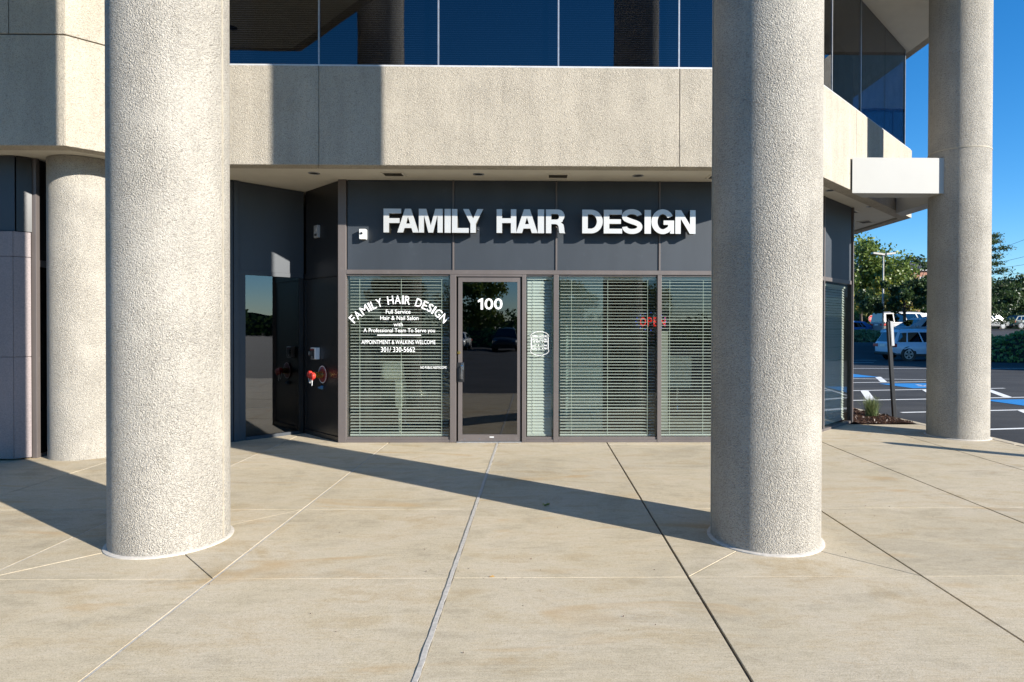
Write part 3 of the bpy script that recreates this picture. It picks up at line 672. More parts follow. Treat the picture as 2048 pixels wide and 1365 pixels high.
# ------------------------------------------------------------------ lettering on the glass
GY = 8.7205
wl = thing('window_lettering', 'white vinyl lettering with arched shop name and phone number on the window', 'lettering', (0, GY, .6))
def row(txt, xa, xb, ya, yb, parent, bold=.012, base=None, mat='vinyl', Y=GY, name='text_line'):
    me = text_mesh(txt, mat, bold); A, B = at(xa, ya, Y), at(xb, yb, Y); fit(me, A.x, B.x, B.z, A.z)
    o = link(name, me, parent, (-parent.location.x, Y-parent.location.y-.0005, -parent.location.z)); return o
row('Full Service', 771.7, 821, 619.5, 628, wl, .004); row('Hair & Nail Salon', 760.6, 837, 632, 640.6, wl, .004); row('with', 787, 805.7, 645.5, 653, wl, .004)
row('A Professional Team To Serve you', 727, 870, 657, 667.6, wl, .004)
row('APPOINTMENT & WALKINS WELCOME', 723, 871, 680.5, 688.8, wl, .004); row('301/ 330-5662', 761.8, 830, 694.5, 704.6, wl, .004); row('NO PUBLIC RESTROOMS', 841, 893.6, 732.8, 738, wl, .004)
A, B = at(754.5, 669.8, GY), at(842, 671.9, GY); MB().box(A.x, B.x, -.001, 0, B.z-.6, A.z-.6).build('rule_line', 'vinyl', wl)
txt = 'FAMILY HAIR DESIGN'; c0 = at(798, 727, GY); ppm = (at(900, 700, GY).x-at(800, 700, GY).x)/100; Rb = 119*ppm; hgt = 16.8*ppm
wid = {'I': .42, ' ': .62, 'M': 1.3, 'A': 1.02, 'H': 1.02, 'D': 1.04, 'G': 1.08, 'N': 1.08, 'R': .9, 'S': .8, 'L': .72, 'E': .8, 'F': .76, 'Y': .95}
tot = sum(wid[c] for c in txt); span = R_(97); acc = 0
for c in txt:
    th = span/2-(acc+wid[c]/2)/tot*span; acc += wid[c]
    if c == ' ': continue
    me = text_mesh(c, 'vinyl', .010); hw = wid[c]*.46*hgt*.86*(.62 if c == 'I' else .93); hw = hw if c != 'I' else .12*hgt
    fit(me, -hw*.98, hw*.98, 0, hgt); o = link('letter', me, wl, (c0.x-math.sin(th)*Rb, -.0005, c0.z+math.cos(th)*Rb-.6)); o.rotation_euler = (0, -th, 0)
hs = thing('opening_hours_sign', 'white outlined opening hours notice on the narrow sidelight glass', 'sign', (.03, GY, 1.2))
for tx_, xa, xb, ya, yb in (('OPEN HOURS', 1064, 1095, 671, 675.3), ('MON  TO FRI', 1064.3, 1093.5, 677.5, 681.5), ('10 AM - 7 PM', 1066, 1094.5, 682, 686), ('SAT. 9 - 5 PM', 1064, 1093.5, 689.8, 693.6), ('SUN 10 - 4 PM', 1064, 1094, 695.5, 699.8)):
    row(tx_, xa, xb, ya, yb, hs, .010)
pl = [(1062.5, 674.5), (1062.5, 699.5), (1061, 701)]+[(1079.3+18.4*math.cos(R_(a)), 701+10*math.sin(R_(a))) for a in range(170, 9, -10)]+[(1097.6, 701), (1096.3, 699.5), (1096.3, 674.5), (1097.6, 673.5)]+[(1079.3+18.4*math.cos(R_(a)), 673.8-10*math.sin(R_(a))) for a in range(10, 171, 10)]+[(1061, 673.5)]
m = MB(); P_ = [at(x, y, GY) for x, y in pl]
for a, b in zip(P_, P_[1:]+P_[:1]):
    d = (b-a); n = Vector((-d.z, 0, d.x)).normalized()*.0045; d = d.normalized()*.003
    m.add([a-n-d, b-n+d, b+n+d, a+n-d], [(0, 1, 2, 3)])
m.v = [(x-.03, -.0008, z-1.2) for x, y, z in m.v]; m.build('outline', 'vinyl', hs)
# neon sign
M['neon_red'] = emis('neon_red', (1, .03, .02), .4); M['neon_blue'] = emis('neon_blue', (.08, .15, 1), .5)
ns = thing('open_sign', 'lit red OPEN sign with blue dots hanging behind the blinds', 'sign', (1.6, 9.05, 1.5))
YN = 9.05
A, B = at(1268, 623, YN), at(1337, 663, YN); MB().box(A.x-1.6, B.x-1.6, .012, .03, B.z-1.5, A.z-1.5).build('backing_board', 'black_plastic', ns, bevel=.004)
for c, xa, xb in (('O', 1280, 1292), ('P', 1295, 1304), ('E', 1307, 1316), ('N', 1319, 1331)): row(c, xa, xb, 635, 653, ns, .01, mat='neon_red', Y=YN, name='tube_letter')
for k in range(16):
    a = 2*math.pi*k/16; p = at(1302+30*math.cos(a), 643.5+17.5*math.sin(a), YN)
    MB().lathe((p.x-1.6, 0, p.z-1.5), [(.006, .01), (.006, -.003), (0, -.005)], 8, 'y').build('lamp_dot', 'neon_blue', ns)

# ------------------------------------------------------------------ small fixtures on the walls
def fixture(name, label, cat, seg, u, z, off=0.0):
    p = seg.pt(u, off); return thing(name, label, cat, (p[0], p[1], z), math.atan2(seg.d.y, seg.d.x))
u = (Vector((-3.219, 9.189))-s2.a).length
kb = fixture('key_box', 'grey lock box with black face above the red hose connection', 'lock box', s2, u, 1.22)
MB().box(-.095, .06, -.07, -.001, -.085, .085).build('case', 'white_plastic', kb, bevel=.006); MB().box(-.088, .03, -.078, -.0705, -.078, .07).build('door', 'black_plastic', kb, bevel=.003)
MB().box(-.085, .02, -.0805, -.0785, .045, .066).build('red_label', 'dark_red', kb); MB().box(-.05, -.01, -.0805, -.0785, -.06, -.045).build('plate', 'silver', kb); MB().box(-.10, -.085, -.1, -.0785, -.03, .03).build('hasp', 'chrome', kb, bevel=.003)
u = (Vector((-3.097, 9.067))-s2.a).length
fd = fixture('fire_hose_connection', 'red twin fire hose connection with round plate and chain on the black panel', 'hose connection', s2, u-.04, .905)
MB().lathe((.04, 0, .015), [(.125, -.001), (.125, -.012), (.11, -.016), (0, -.017)], 40, 'y').build('wall_plate', 'dark_red', fd, True)
m = MB()
for k in range(48):
    a, b = 2*math.pi*k/48, 2*math.pi*(k+1)/48
    m.add([(.04+r*math.cos(t), -.0185, .015+r*math.sin(t)) for r, t in ((.115, a), (.125, a), (.125, b), (.115, b))], [(0, 1, 2, 3)])
m.build('plate_rim', 'white_plastic', fd)
m = MB()
for k in range(14):
    if k == 7: continue
    a = R_(38+k*8)
    m.add([(.04+q_*math.cos(a+w_), -.0188, .015+q_*math.sin(a+w_)) for q_, w_ in ((.088, -.045), (.106, -.045), (.106, .045), (.088, .045))], [(0, 1, 2, 3)])
m.build('worn_marking', simple('plate_marking', (.3, .16, .22), .6), fd)
MB().lathe((.02, 0, .01), [(.05, -.017), (.045, -.06), (.05, -.075)], 24, 'y').build('body', 'brass', fd, True)
for sx_, zz in ((-.055, .02), (.035, .0)):
    MB().tube([(.0, -.06, .01), (sx_*.6, -.1, .01+zz*.5), (sx_, -.15, zz)], [.035, .036, .038], 16).build('hose_inlet', 'brass', fd, True)
    cp = MB().lathe((sx_, -.15, zz), [(.046, .012), (.05, -.0), (.05, -.028), (.04, -.036), (0, -.038)], 28, 'y').build('cap', 'red', fd, True)
    for q in range(3):
        a = R_(30+120*q); MB().box(sx_+.05*math.cos(a)-.009, sx_+.05*math.cos(a)+.009, -.176, -.155, zz+.05*math.sin(a)-.009, zz+.05*math.sin(a)+.009).build('lug', 'red', cp, bevel=.003)
for x0, x1, zz in ((-.10, -.01, .11), (-.01, .03, .14)):
    pts = [(x0+(x1-x0)*t, -.16, .0-zz*math.sin(math.pi*t)) for t in [i/12 for i in range(13)]]
    MB().tube(pts, .0045, 6).build('chain', 'white_plastic', fd, True)
vk = fixture('drain_knob', 'small blue valve knob below the red hose connection', 'valve', s2, u-.03, .73)
MB().lathe((0, 0, 0), [(.03, -.001), (.03, -.02), (.018, -.035), (.012, -.055)], 20, 'y').build('knob_body', 'blue_paint', vk, True); MB().box(-.05, -.012, -.05, -.035, -.012, .006).build('lever', 'blue_paint', vk, bevel=.003)
u = (Vector((-3.205, 9.175))-s2.a).length
ah = fixture('alarm_horn', 'flat grey fire alarm horn high on the black recess wall', 'alarm', s2, u, 3.0)
MB().box(-.06, .06, -.045, -.001, -.09, .09).build('case', 'grey_plastic', ah, bevel=.006); MB().lathe((0, 0, .03), [(.028, -.045), (.024, -.052), (0, -.053)], 20, 'y').build('lens', 'silver', ah, True); MB().box(-.035, .035, -.0475, -.0455, -.065, -.035).build('grille', 'black_plastic', ah)
p = at(727.5, 470, 8.69)
cb = thing('wall_sensor', 'small white sensor box on the charcoal band left of the sign letters', 'sensor', (p.x, 8.705, p.z))
MB().box(-.045, .045, -.09, -.001, -.07, .07).build('case', 'white_plastic', cb, bevel=.008); MB().lathe((-.01, 0, .01), [(.018, -.09), (.016, -.1), (0, -.104)], 16, 'y').build('lens', 'black_plastic', cb, True)

# ------------------------------------------------------------------ salon furniture seen dimly through the blinds
def salon_chair(x, y, rz, label):
    t = thing('salon_chair', label, 'chair', (x, y, .016), rz, 'salon chairs behind the blinds')
    MB().lathe((0, 0, 0), [(.28, 0), (.28, .02), (.05, .05)], 28).build('base_disc', 'chrome', t, True); MB().lathe((0, 0, 0), [(.04, .04), (.04, .42)], 16).build('stem', 'chrome', t, True)
    MB().box(-.26, .26, -.25, .25, .42, .54).build('seat', 'cream', t, bevel=.04); MB().hexa([(-.25, .2, .55), (.25, .2, .55), (.25, .28, .55), (-.25, .28, .55), (-.25, .3, 1.05), (.25, .3, 1.05), (.25, .36, 1.05), (-.25, .36, 1.05)]).build('backrest', 'cream', t, bevel=.03)
    for s_ in (-1, 1): MB().box(s_*.30-.03, s_*.30+.03, -.2, .2, .62, .68).build('armrest', 'black_plastic', t, bevel=.02)
    return t
salon_chair(-2.2, 10.4, 2.6, 'cream salon chair close behind the lettered window'); salon_chair(.95, 11.2, 2.2, 'cream salon chair deep inside behind the middle pane'); salon_chair(2.75, 12.2, 3.0, 'cream salon chair behind the pane next to the thick column')
t = thing('hood_dryer', 'cream hood hair dryer on a stand behind the lettered window', 'hair dryer', (-1.98, 8.99, .016))
MB().lathe((0, 0, 0), [(.24, 0), (.24, .03), (.03, .06)], 24).build('base', 'cream', t, True); MB().tube([(0, 0, .05), (0, 0, 1.05)], .022, 10).build('stand_pole', 'cream', t, True)
MB().box(-.24, .05, -.1, .1, .84, 1.1).build('hood', 'cream', t, bevel=.06, seg=4); MB().box(-.055, .055, -.07, .07, .45, .83).build('control_box', 'cream', t, bevel=.02)
t = thing('reception_desk', 'dark wooden reception desk standing behind the glass entrance door', 'desk', (-.7, 12.4, .016))
MB().box(-.9, .9, -.3, .3, 0, 1.0).build('cabinet', 'wood', t); MB().box(-.98, .98, -.36, .36, 1.002, 1.05).build('counter_top', 'plaster', t, bevel=.01)

# ------------------------------------------------------------------ planting bed, sign post, unseen shadow post
def leafcloud(name, pts, size, mat, parent=None, flat=False, asp=.6):
    v = []; f = []
    for p in pts:
        d = Vector((random.gauss(0, 1), random.gauss(0, 1), random.gauss(0, 1)*(.35 if flat else 1))).normalized(); e = d.orthogonal().normalized(); s = size*random.uniform(.6, 1.35)
        e = (Matrix.Rotation(random.uniform(0, 6.28), 3, d) @ e); c = d.cross(e)
        o = len(v); p = Vector(p); v += [p-e*s, p+c*s*asp, p+e*s, p-c*s*asp]; f.append((o, o+1, o+2, o+3))
    me = bpy.data.meshes.new(name); me.from_pydata(v, [], f); me.materials.append(M[mat]); me.update(); return me
bedpoly = [(5.36, 10.31), (6.33, 10.31), (6.31, 11.2), (6.31, 11.8), (6.25, 12.5), (6.07, 14.0), (5.40, 14.0)]
def bed_z(x, y): return -.03+.05*noise.noise((x*3, y*3, 0))+.05
bed = MB(); nx, ny = 12, 40
for j in range(ny+1):
    for i in range(nx+1):
        y = 10.31+3.7*j/ny; xr = 6.33-.3*max(0, (y-11.5)/2.5)
        x = 5.38+(xr-5.38)*i/nx; bed.v.append((x, y, bed_z(x, y)))
for j in range(ny):
    for i in range(nx): a = j*(nx+1)+i; bed.f.append((a, a+1, a+nx+2, a+nx+1)); bed.mi.append(0)
bo = tag(bed.build('planting_bed', 'chips'), 'brown wood mulch bed at the building corner inside the kerb', 'mulch', kind='structure')
random.seed(5); pts = []
for _ in range(3600):
    y = random.uniform(10.33, 13.2); x = random.uniform(5.4, 6.31-.3*max(0, (y-11.5)/2.5)); pts.append((x, y, bed_z(x, y)+random.uniform(.0, .02)))
o = link('mulch_chips', leafcloud('mulch_chips', pts, .024, 'chips', asp=.35), bo); o['kind'] = 'stuff'
def grass_clump(x, y, h, n, label, rad=.07):
    t = thing('ornamental_grass', label, 'grass', (x, y, .0)); v = []; f = []
    for k in range(n):
        a = random.uniform(0, 6.28); lean = random.uniform(.05, .75)*h*.75; L = h*random.uniform(.6, 1.1); wd = .006; b = Vector((random.gauss(0, rad*.5), random.gauss(0, rad*.5), -.02)); dr = Vector((math.cos(a), math.sin(a), 0)); sd = Vector((-dr.y, dr.x, 0))
        for q in range(5):
            s_ = q/4; p = b+dr*lean*s_**1.7+Vector((0, 0, L*(s_-.25*s_*s_*lean/h))); wq = wd*(1-s_*.9); v += [p-sd*wq, p+sd*wq]
            if q: o = len(v); f.append((o-4, o-3, o-1, o-2))
    me = bpy.data.meshes.new('blades'); me.from_pydata(v, [], f); me.materials.append(M['blade']); bl_ = link('blades', me, t); bl_['kind'] = 'stuff'
    return t
p = gr(1742, 834, .02); grass_clump(p.x, p.y, .42, 420, 'pale green ornamental grass tuft growing in the mulch bed')
sp = thing('sign_post', 'leaning black post with an accessible parking sign seen edge-on in the mulch bed', 'sign', (6.40, 11.05, 0))
tp = Vector((-.13, 0, 1.72))
MB().hexa([(-.03, -.03, -.1), (.03, -.03, -.1), (.03, .03, -.1), (-.03, .03, -.1), (-.03+tp.x, -.03, tp.z), (.03+tp.x, -.03, tp.z), (.03+tp.x, .03, tp.z), (-.03+tp.x, .03, tp.z)]).build('post', 'black_plastic', sp, bevel=.004)
m = MB(); d1 = Vector((.62, .78, 0)).normalized()*.16; nn = Vector((.78, -.62, 0))*.004; c = Vector((-.055, .0, 0)); pp = [c+Vector((.0, -.04, 0)), c+Vector((.0, -.04, 0))+d1*1.9]
lo = [(q.x+(-.1), q.y, 1.29) for q in (pp[0]-nn, pp[1]-nn, pp[1]+nn, pp[0]+nn)]; hi = [(x-.03, y, 1.73) for x, y, z in lo]
MB().hexa([(x+.065, y, z) for x, y, z in lo]+[(x+.065, y, z) for x, y, z in hi]).build('sign_panel', 'grey_plastic', sp)
MB().lathe((tp.x, 0, tp.z), [(.02, 0), (.022, .02), (0, .05)], 12).build('post_cap', 'black_plastic', sp, True)
bo_ = thing('shadow_post', 'unseen dark round-topped post added beside the plaza to cast its thin shadow', 'shadow_post', (7.0, 7.16, -.13))  # out of view, added to throw the thin shadow across the plaza slabs
MB().lathe((0, 0, 0), [(.10, 0), (.10, 1.06)]+[(.10*math.cos(R_(a)), 1.06+.10*math.sin(R_(a))) for a in (30, 60, 85)], 28).build('post', 'black_plastic', bo_, True); MB().lathe((0, 0, 0), [(.14, .0), (.14, .03), (.10, .05)], 28).build('base_flange', 'black_plastic', bo_, True)
rnd = random.Random(8); random.seed(8); pts = []
for cx_, cy_, sg, n_ in ((-.25, 3.9, .25, 20), (-.9, 4.3, .5, 10), (2.9, 5.2, .5, 14), (.2, 3.3, .8, 8), (0, 5, 2.2, 14)):
    for _ in range(n_): pts.append((rnd.gauss(cx_, sg), max(2.5, rnd.gauss(cy_, sg*.7)), .004))
o = link('grit', leafcloud('grit', [p for p in pts if p[1] < 8.5], .0042, 'chips', flat=True, asp=.8)); tag(o, 'scattered dark grit and crumbs on the pale slabs', 'grit', kind='stuff')
# weed and fallen leaf
p = gr(1091, 1014); t = thing('weed', 'tiny green weed sprouting from the slab joint in the column shadow', 'weed', (p.x, p.y, 0)); link('leaves', leafcloud('leaves', [(random.gauss(0, .012), random.gauss(0, .01), random.uniform(.004, .03)) for _ in range(16)], .014, 'leaf_green'), t)
p = gr(984, 1155.5); m = MB(); m.add([(-.02, 0, .001), (-.006, -.008, .004), (.02, -.002, .002), (.004, .008, .007)], [(0, 1, 2, 3)]); o = m.build('fallen_leaf', simple('dry_leaf', (.5, .27, .05), .7)); o.location = (p.x, p.y, .004); tag(o, 'tiny dry yellow leaf lying on the pale slabs', 'leaf')

# ------------------------------------------------------------------ cars
def car(name, label, paint_c, loc, rz, L=4.68, Wd=1.88, H=1.70, hood=.98, cabin=(.02, .10, .58, .78), glass_rows=((.05, .19), (.215, .44), (.465, .69), (.715, .80)), rails=True, rough=.3):
    """x = 0 rear to x = L front, wheels on z = 0"""
    t = thing(name, label, 'car', loc, rz, 'parked cars')
    pm = simple('car_paint_'+label[:12], paint_c, rough, .12, .4, .04); hw = Wd/2; belt = hood
    body = MB(); st = [(0, .80, .45, .92*belt+.02), (.012, .93, .40, belt), (.06, .985, .33, belt+.02), (.2, 1, .26, belt+.01), (.5, 1, .24, belt), (.70, 1, .25, belt-.01), (.86, .985, .27, belt-.06), (.95, .94, .30, belt-.14), (.985, .86, .36, belt-.24), (1, .74, .42, belt-.36)]
    ring = []
    for u_, w_f, zb, zt in st:
        x = u_*L; ww = hw*w_f; zm = (zb+zt)/2
        prof = [(-ww*.86, zb), (-ww*.97, zb+.08), (-ww, zm), (-ww*.985, zt-.1), (-ww*.93, zt-.02), (-ww*.7, zt+.015), (0, zt+.025), (ww*.7, zt+.015), (ww*.93, zt-.02), (ww*.985, zt-.1), (ww, zm), (ww*.97, zb+.08), (ww*.86, zb)]
        ring.append(len(body.v)); body.v += [(x, y, z) for y, z in prof]
    n = 13
    for a, b in zip(ring, ring[1:]):
        for k in range(n): body.f.append((a+k, a+(k+1) % n, b+(k+1) % n, b+k)); body.mi.append(0)
    body.f += [tuple(range(n)), tuple(range(ring[-1]+n-1, ring[-1]-1, -1))]; body.mi += [0, 0]
    body.f = [f[::-1] for f in body.f]
    bo = body.build('body', pm, t, True)
    # cabin
    c0, c1, c2, c3 = [q*L for q in cabin]; z0 = belt-.03; zr = H; bw, rw = hw*.95, hw*.74
    def sect(q):   # q along bottom 0..1 -> bottom x, top x
        return c0+(c3-c0)*q, c1+(c2-c1)*q
    cb_ = MB(); rr = []
    for q in [i/10 for i in range(11)]:
        xb, xt = sect(q); sag = .05*(2*q-1)**2
        rr.append(len(cb_.v)); cb_.v += [(xb, -bw, z0), (xt+(xb-xt)*.12, -rw-.03, zr-.10-sag), (xt, -rw*.86, zr-.02-sag), (xt, 0, zr-sag+.01), (xt, rw*.86, zr-.02-sag), (xt+(xb-xt)*.12, rw+.03, zr-.10-sag), (xb, bw, z0)]
    for a, b in zip(rr, rr[1:]):
        for k in range(6): cb_.f.append((b+k, b+k+1, a+k+1, a+k)); cb_.mi.append(0)
    cb_.f += [tuple(range(rr[0], rr[0]+7))[::-1], tuple(range(rr[-1], rr[-1]+7))]; cb_.mi += [0, 0]
    cb_.build('cabin', pm, t, True)
    for s_ in (-1, 1):
        for qa, qb in glass_rows:
            pa = []
            for q, hgt_ in ((qa, .10), (qb, .10), (qb, .90), (qa, .90)):
                xb, xt = sect(q); sag = .05*(2*q-1)**2; xm = xt+(xb-xt)*.12; y = bw+(rw+.03-bw)*hgt_+.008; pa.append((xb+(xm-xb)*hgt_, s_*y, z0+(zr-.10-sag-z0)*hgt_))
            m = MB(); m.add(pa+[(x, y-s_*.006, z) for x, y, z in pa], [(0, 1, 2, 3), (7, 6, 5, 4), (0, 4, 5, 1), (1, 5, 6, 2), (2, 6, 7, 3), (3, 7, 4, 0)]); m.build('side_window', 'car_glass', t)
    for q, e in ((0, -1), (1, 1)):
        xb, xt = sect(q); xm = xt+(xb-xt)*.12; zz = zr-.15; W_ = lambda g_: (bw+(rw+.03-bw)*g_)*.92
        pa = [(xb+(xm-xb)*g_+e*.02, sg_*W_(g_), z0+(zz-z0)*g_) for g_, sg_ in ((.14, -1), (.14, 1), (.98, 1), (.98, -1))]
        m = MB(); m.add(pa+[(x-e*.01, y, z) for x, y, z in pa], [(0, 1, 2, 3), (7, 6, 5, 4), (0, 4, 5, 1), (1, 5, 6, 2), (2, 6, 7, 3), (3, 7, 4, 0)]); m.build('rear_window' if e < 0 else 'windscreen', 'car_glass', t)
    # lights, bumper, handles
    for s_ in (-1, 1):
        MB().box(-.03, .26, min(s_*hw*.52, s_*(hw+.006)), max(s_*hw*.52, s_*(hw+.006)), belt-.24, belt-.06).build('tail_light', 'red', t, bevel=.03)
        MB().box(L*.955, L*.985, s_*hw*.72-.17, s_*hw*.72+.17, belt-.34, belt-.2).build('headlight', 'chrome', t, bevel=.03)
        for q in (.40, .60): MB().box(L*q-.11, L*q+.11, s_*hw*.995-.02, s_*hw*.995+.02, belt-.17, belt-.135).build('door_handle', pm, t, bevel=.01)
        MB().box(L*.66, L*.69, s_*(hw+.03)-.09, s_*(hw+.03)+.09, belt-.0, belt+.14).build('mirror', pm, t, bevel=.03)
        MB().box(L*.22, L*.78, s_*hw*.985-.02, s_*hw*.985+.02, .25, .38).build('sill_trim', 'black_plastic', t, bevel=.015)
        if rails: MB().tube([(c1+.1, s_*rw*.85, zr-.03), (c1+.2, s_*rw*.85, zr+.03), (c2-.3, s_*rw*.85, zr+.03), (c2-.15, s_*rw*.85, zr-.03)], .018, 8).build('roof_rail', 'silver', t, True)
    MB().box(-.035, .2, -hw*.9, hw*.9, .30, .48).build('rear_bumper', 'black_plastic', t, bevel=.04); MB().box(L*.965, L*1.0, -hw*.7, hw*.7, .3, .5).build('front_bumper', 'black_plastic', t, bevel=.03)
    MB().box(-.022, -.012, -.25, .25, belt-.22, belt-.1).build('licence_plate', 'white_plastic', t)
    for x in (.19*L, .80*L):
        for s_ in (-1, 1):
            y = s_*(hw-.11); r = .345
            MB().lathe((x, s_*(hw*.985), r+.02), [(r+.07, .012*-s_), (r+.07, s_*.006), (r-.02, s_*.007), (r-.02, -.012*s_)], 32, 'y').build('wheel_arch', 'black_plastic', t, True)
            wh = MB().lathe((x, y, r), [(r*.66, -.1), (r*.94, -.115), (r, -.09), (r, .09), (r*.94, .115), (r*.66, .1)], 36, 'y').build('wheel', 'black_plastic', t, True)
            yo = y+s_*.10; MB().lathe((x, yo, r), [(r*.68, s_*.008), (r*.64, s_*.012), (r*.60, -s_*.02), (0, -s_*.03)], 32, 'y').build('rim', 'dark', wh, True)
            sp_ = MB()
            for k in range(10):
                a = 2*math.pi*(k//2)/5+.3+(.16 if k % 2 else -.16); d = Vector((math.cos(a), math.sin(a))); e = Vector((-d.y, d.x))
                q = [d*.02-e*.014, d*r*.64-e*.018, d*r*.64+e*.018, d*.02+e*.014]; ya, yb = (yo-.008, yo+.02) if s_ > 0 else (yo-.02, yo+.008)
                sp_.hexa([(x+q_.x, ya, r+q_.y) for q_ in q]+[(x+q_.x, yb, r+q_.y) for q_ in q])
            sp_.lathe((x, yo, r), [(r*.69, s_*.004), (r*.69, s_*.016), (r*.60, s_*.016), (r*.60, s_*.004)], 32, 'y', caps=False); sp_.build('spokes', 'silver', wh)
    return t
GZ = -.135
def carX(px, Y): return at(px, 700, Y).x
car('parked_car', 'silver blue estate car parked behind the leaning sign post', (.50, .60, .70), (carX(1784, 33), 33.9, GZ), 0)
car('parked_car', 'white crossover parked on the raised lot behind the silver blue estate', (.38, .40, .43), (carX(1932, 40), 41.0, .73), math.pi, H=1.62)
car('parked_car', 'white van standing beyond the white crossover under the trees', (.27, .27, .27), (carX(1766, 50), 51, .95), .05, L=5.2, H=2.05, Wd=2.0, hood=1.12, cabin=(.01, .03, .74, .86), rails=False)
car('parked_car', 'bright blue saloon parked by the green island near the stop sign', (.05, .17, .42), (carX(1662, 52), 52.5, .80), 0, H=1.45, L=4.6, hood=.9, cabin=(.06, .2, .6, .76), rails=False)
car('parked_car', 'white minivan on the upper road above the ivy bank', (.28, .28, .27), (carX(1930, 72), 72, 1.62), 0.1, L=5.0, H=1.9, hood=1.08, cabin=(.01, .05, .66, .84), rails=False)
car('parked_car', 'dark green saloon on the upper road beside the white minivan', (.02, .04, .04), (carX(2022, 74), 74.5, 1.66), 0, H=1.6, L=4.7, hood=.95, cabin=(.04, .15, .6, .78), rails=False)
car('parked_car', 'white saloon parked across the drive facing the shopfront', (.62, .62, .60), (-6.2, -33.0, GZ), R_(90), H=1.48, L=4.6, hood=.92, cabin=(.05, .2, .6, .78), rails=False)
car('parked_car', 'dark grey estate parked across the drive facing the shopfront', (.04, .045, .05), (-2.4, -33.2, GZ), R_(90), H=1.68)

# ------------------------------------------------------------------ terrain, banks, neighbouring building
def ter_z(x, y):
    a = min(1, max(0, (y-35.2)/2.6)); a = a*a*(3-2*a); b = min(1, max(0, (y-44)/34))
    return -.16+a*.86+b*.85
tr = MB(); xs = list(range(4, 121, 4)); ys = [34.6+.65*i for i in range(8)]+[42, 48, 56, 64, 72, 80, 100, 140, 200]
for y in ys:
    for x in xs: tr.v.append((x, y, ter_z(x, y)))
for j in range(len(ys)-1):
    for i in range(len(xs)-1): a = j*len(xs)+i; tr.f.append((a, a+1, a+len(xs)+1, a+len(xs))); tr.mi.append(0)
tag(tr.build('terrain', 'asphalt', smooth=True), 'raised asphalt upper lot behind the ivy banks', kind='structure')
random.seed(11)
def bank(name, label, foot, h, n, size, mat='leaf_ivy'):
    """soft mound of ground cover over an elliptical footprint (cx, cy, rx, ry, rot)"""
    cx, cy, rx_, ry_, rot, zb = foot; m = MB(); na, nr = 48, 10; c, s = math.cos(rot), math.sin(rot)
    def hz(x, y, r): return zb+h*(1-r**2.6)*(.82+.3*noise.noise((x*.9, y*.9, 1.3)))
    m.v.append((cx, cy, hz(0, 0, 0)))
    for j in range(1, nr+1):
        for i in range(na):
            a = 2*math.pi*i/na; r = j/nr; u, q = rx_*r*math.cos(a), ry_*r*math.sin(a); x, y = cx+u*c-q*s, cy+u*s+q*c; m.v.append((x, y, hz(x, y, r)-(.05 if j == nr else 0)))
    for i in range(na): m.f.append((0, 1+i, 1+(i+1) % na)); m.mi.append(0)
    for j in range(nr-1):
        for i in range(na): a = 1+j*na+i; b = 1+j*na+(i+1) % na; m.f.append((a, a+na, b+na, b)); m.mi.append(0)
    o = tag(m.build(name, simple('soil_'+label[:8], (.02, .022, .012), .95)), label, 'ground cover', kind='stuff')
    pts = []
    for _ in range(n):
        a = random.uniform(0, 6.283); r = math.sqrt(random.random()); u, q = rx_*r*math.cos(a), ry_*r*math.sin(a); x, y = cx+u*c-q*s, cy+u*s+q*c; pts.append((x, y, hz(x, y, r)+random.uniform(-.02, .16)))
    l_ = link('leaves', leafcloud('leaves', pts, size, mat), o); l_['kind'] = 'stuff'; return o
bank('ivy_bank', 'long bank of dark green ivy below the upper road', (31, 34.6, 9.5, 3.6, .1, -.14), 1.75, 9000, .11)
bank('island_planting', 'mound of rough green ground cover on the traffic island', (carX(1712, 42), 42.5, 3.6, 2.6, .2, .3), 1.25, 5000, .10, 'blade')
bank('hillside_planting', 'sloping bed of low green shrubs behind the stop sign', (carX(1712, 72), 74, 11, 5, .1, 1.2), 2.3, 7000, .16, 'leaf_green')
bank('hedge_mound', 'dark hedge mound across the drive opposite the shopfront', (-3, -40, 34, 3.2, 0, -.14), 1.7, 9000, .16)
# neighbouring office wing (seen mirrored in the corner glass)
nb = thing('neighbouring_building', 'banded concrete and glass office block beyond the car park', 'building', (34, 26, -.13))
for z0, z1, mt, nm, e in ((0, 3.4, 'upper_glass', 'glass_band', .25), (3.4, 5.2, 'aggfas', 'concrete_band', 0), (5.2, 7.6, 'upper_glass', 'glass_band', .25), (7.6, 9.3, 'aggfas', 'concrete_band', 0), (9.3, 11.4, 'upper_glass', 'glass_band', .25), (11.4, 13.3, 'upper_glass', 'glass_band', .25), (13.3, 16.2, 'aggfas', 'concrete_band', 0)):
    MB().box(-6+e, 6-e, -6+e, 7-e, z0+.002, z1-.002).build(nm, mt, nb)
MB().box(-5.3, 5.3, -5.3, 6.3, .02, 16.0).build('core', 'dark', nb)
for z0, z1 in ((.01, 3.39), (5.21, 7.59), (9.31, 13.29)):
    for k in range(9): MB().box(-5.82, -5.74, -5.6+k*1.5, -5.54+k*1.5, z0, z1).build('mullion', 'black_plastic', nb)

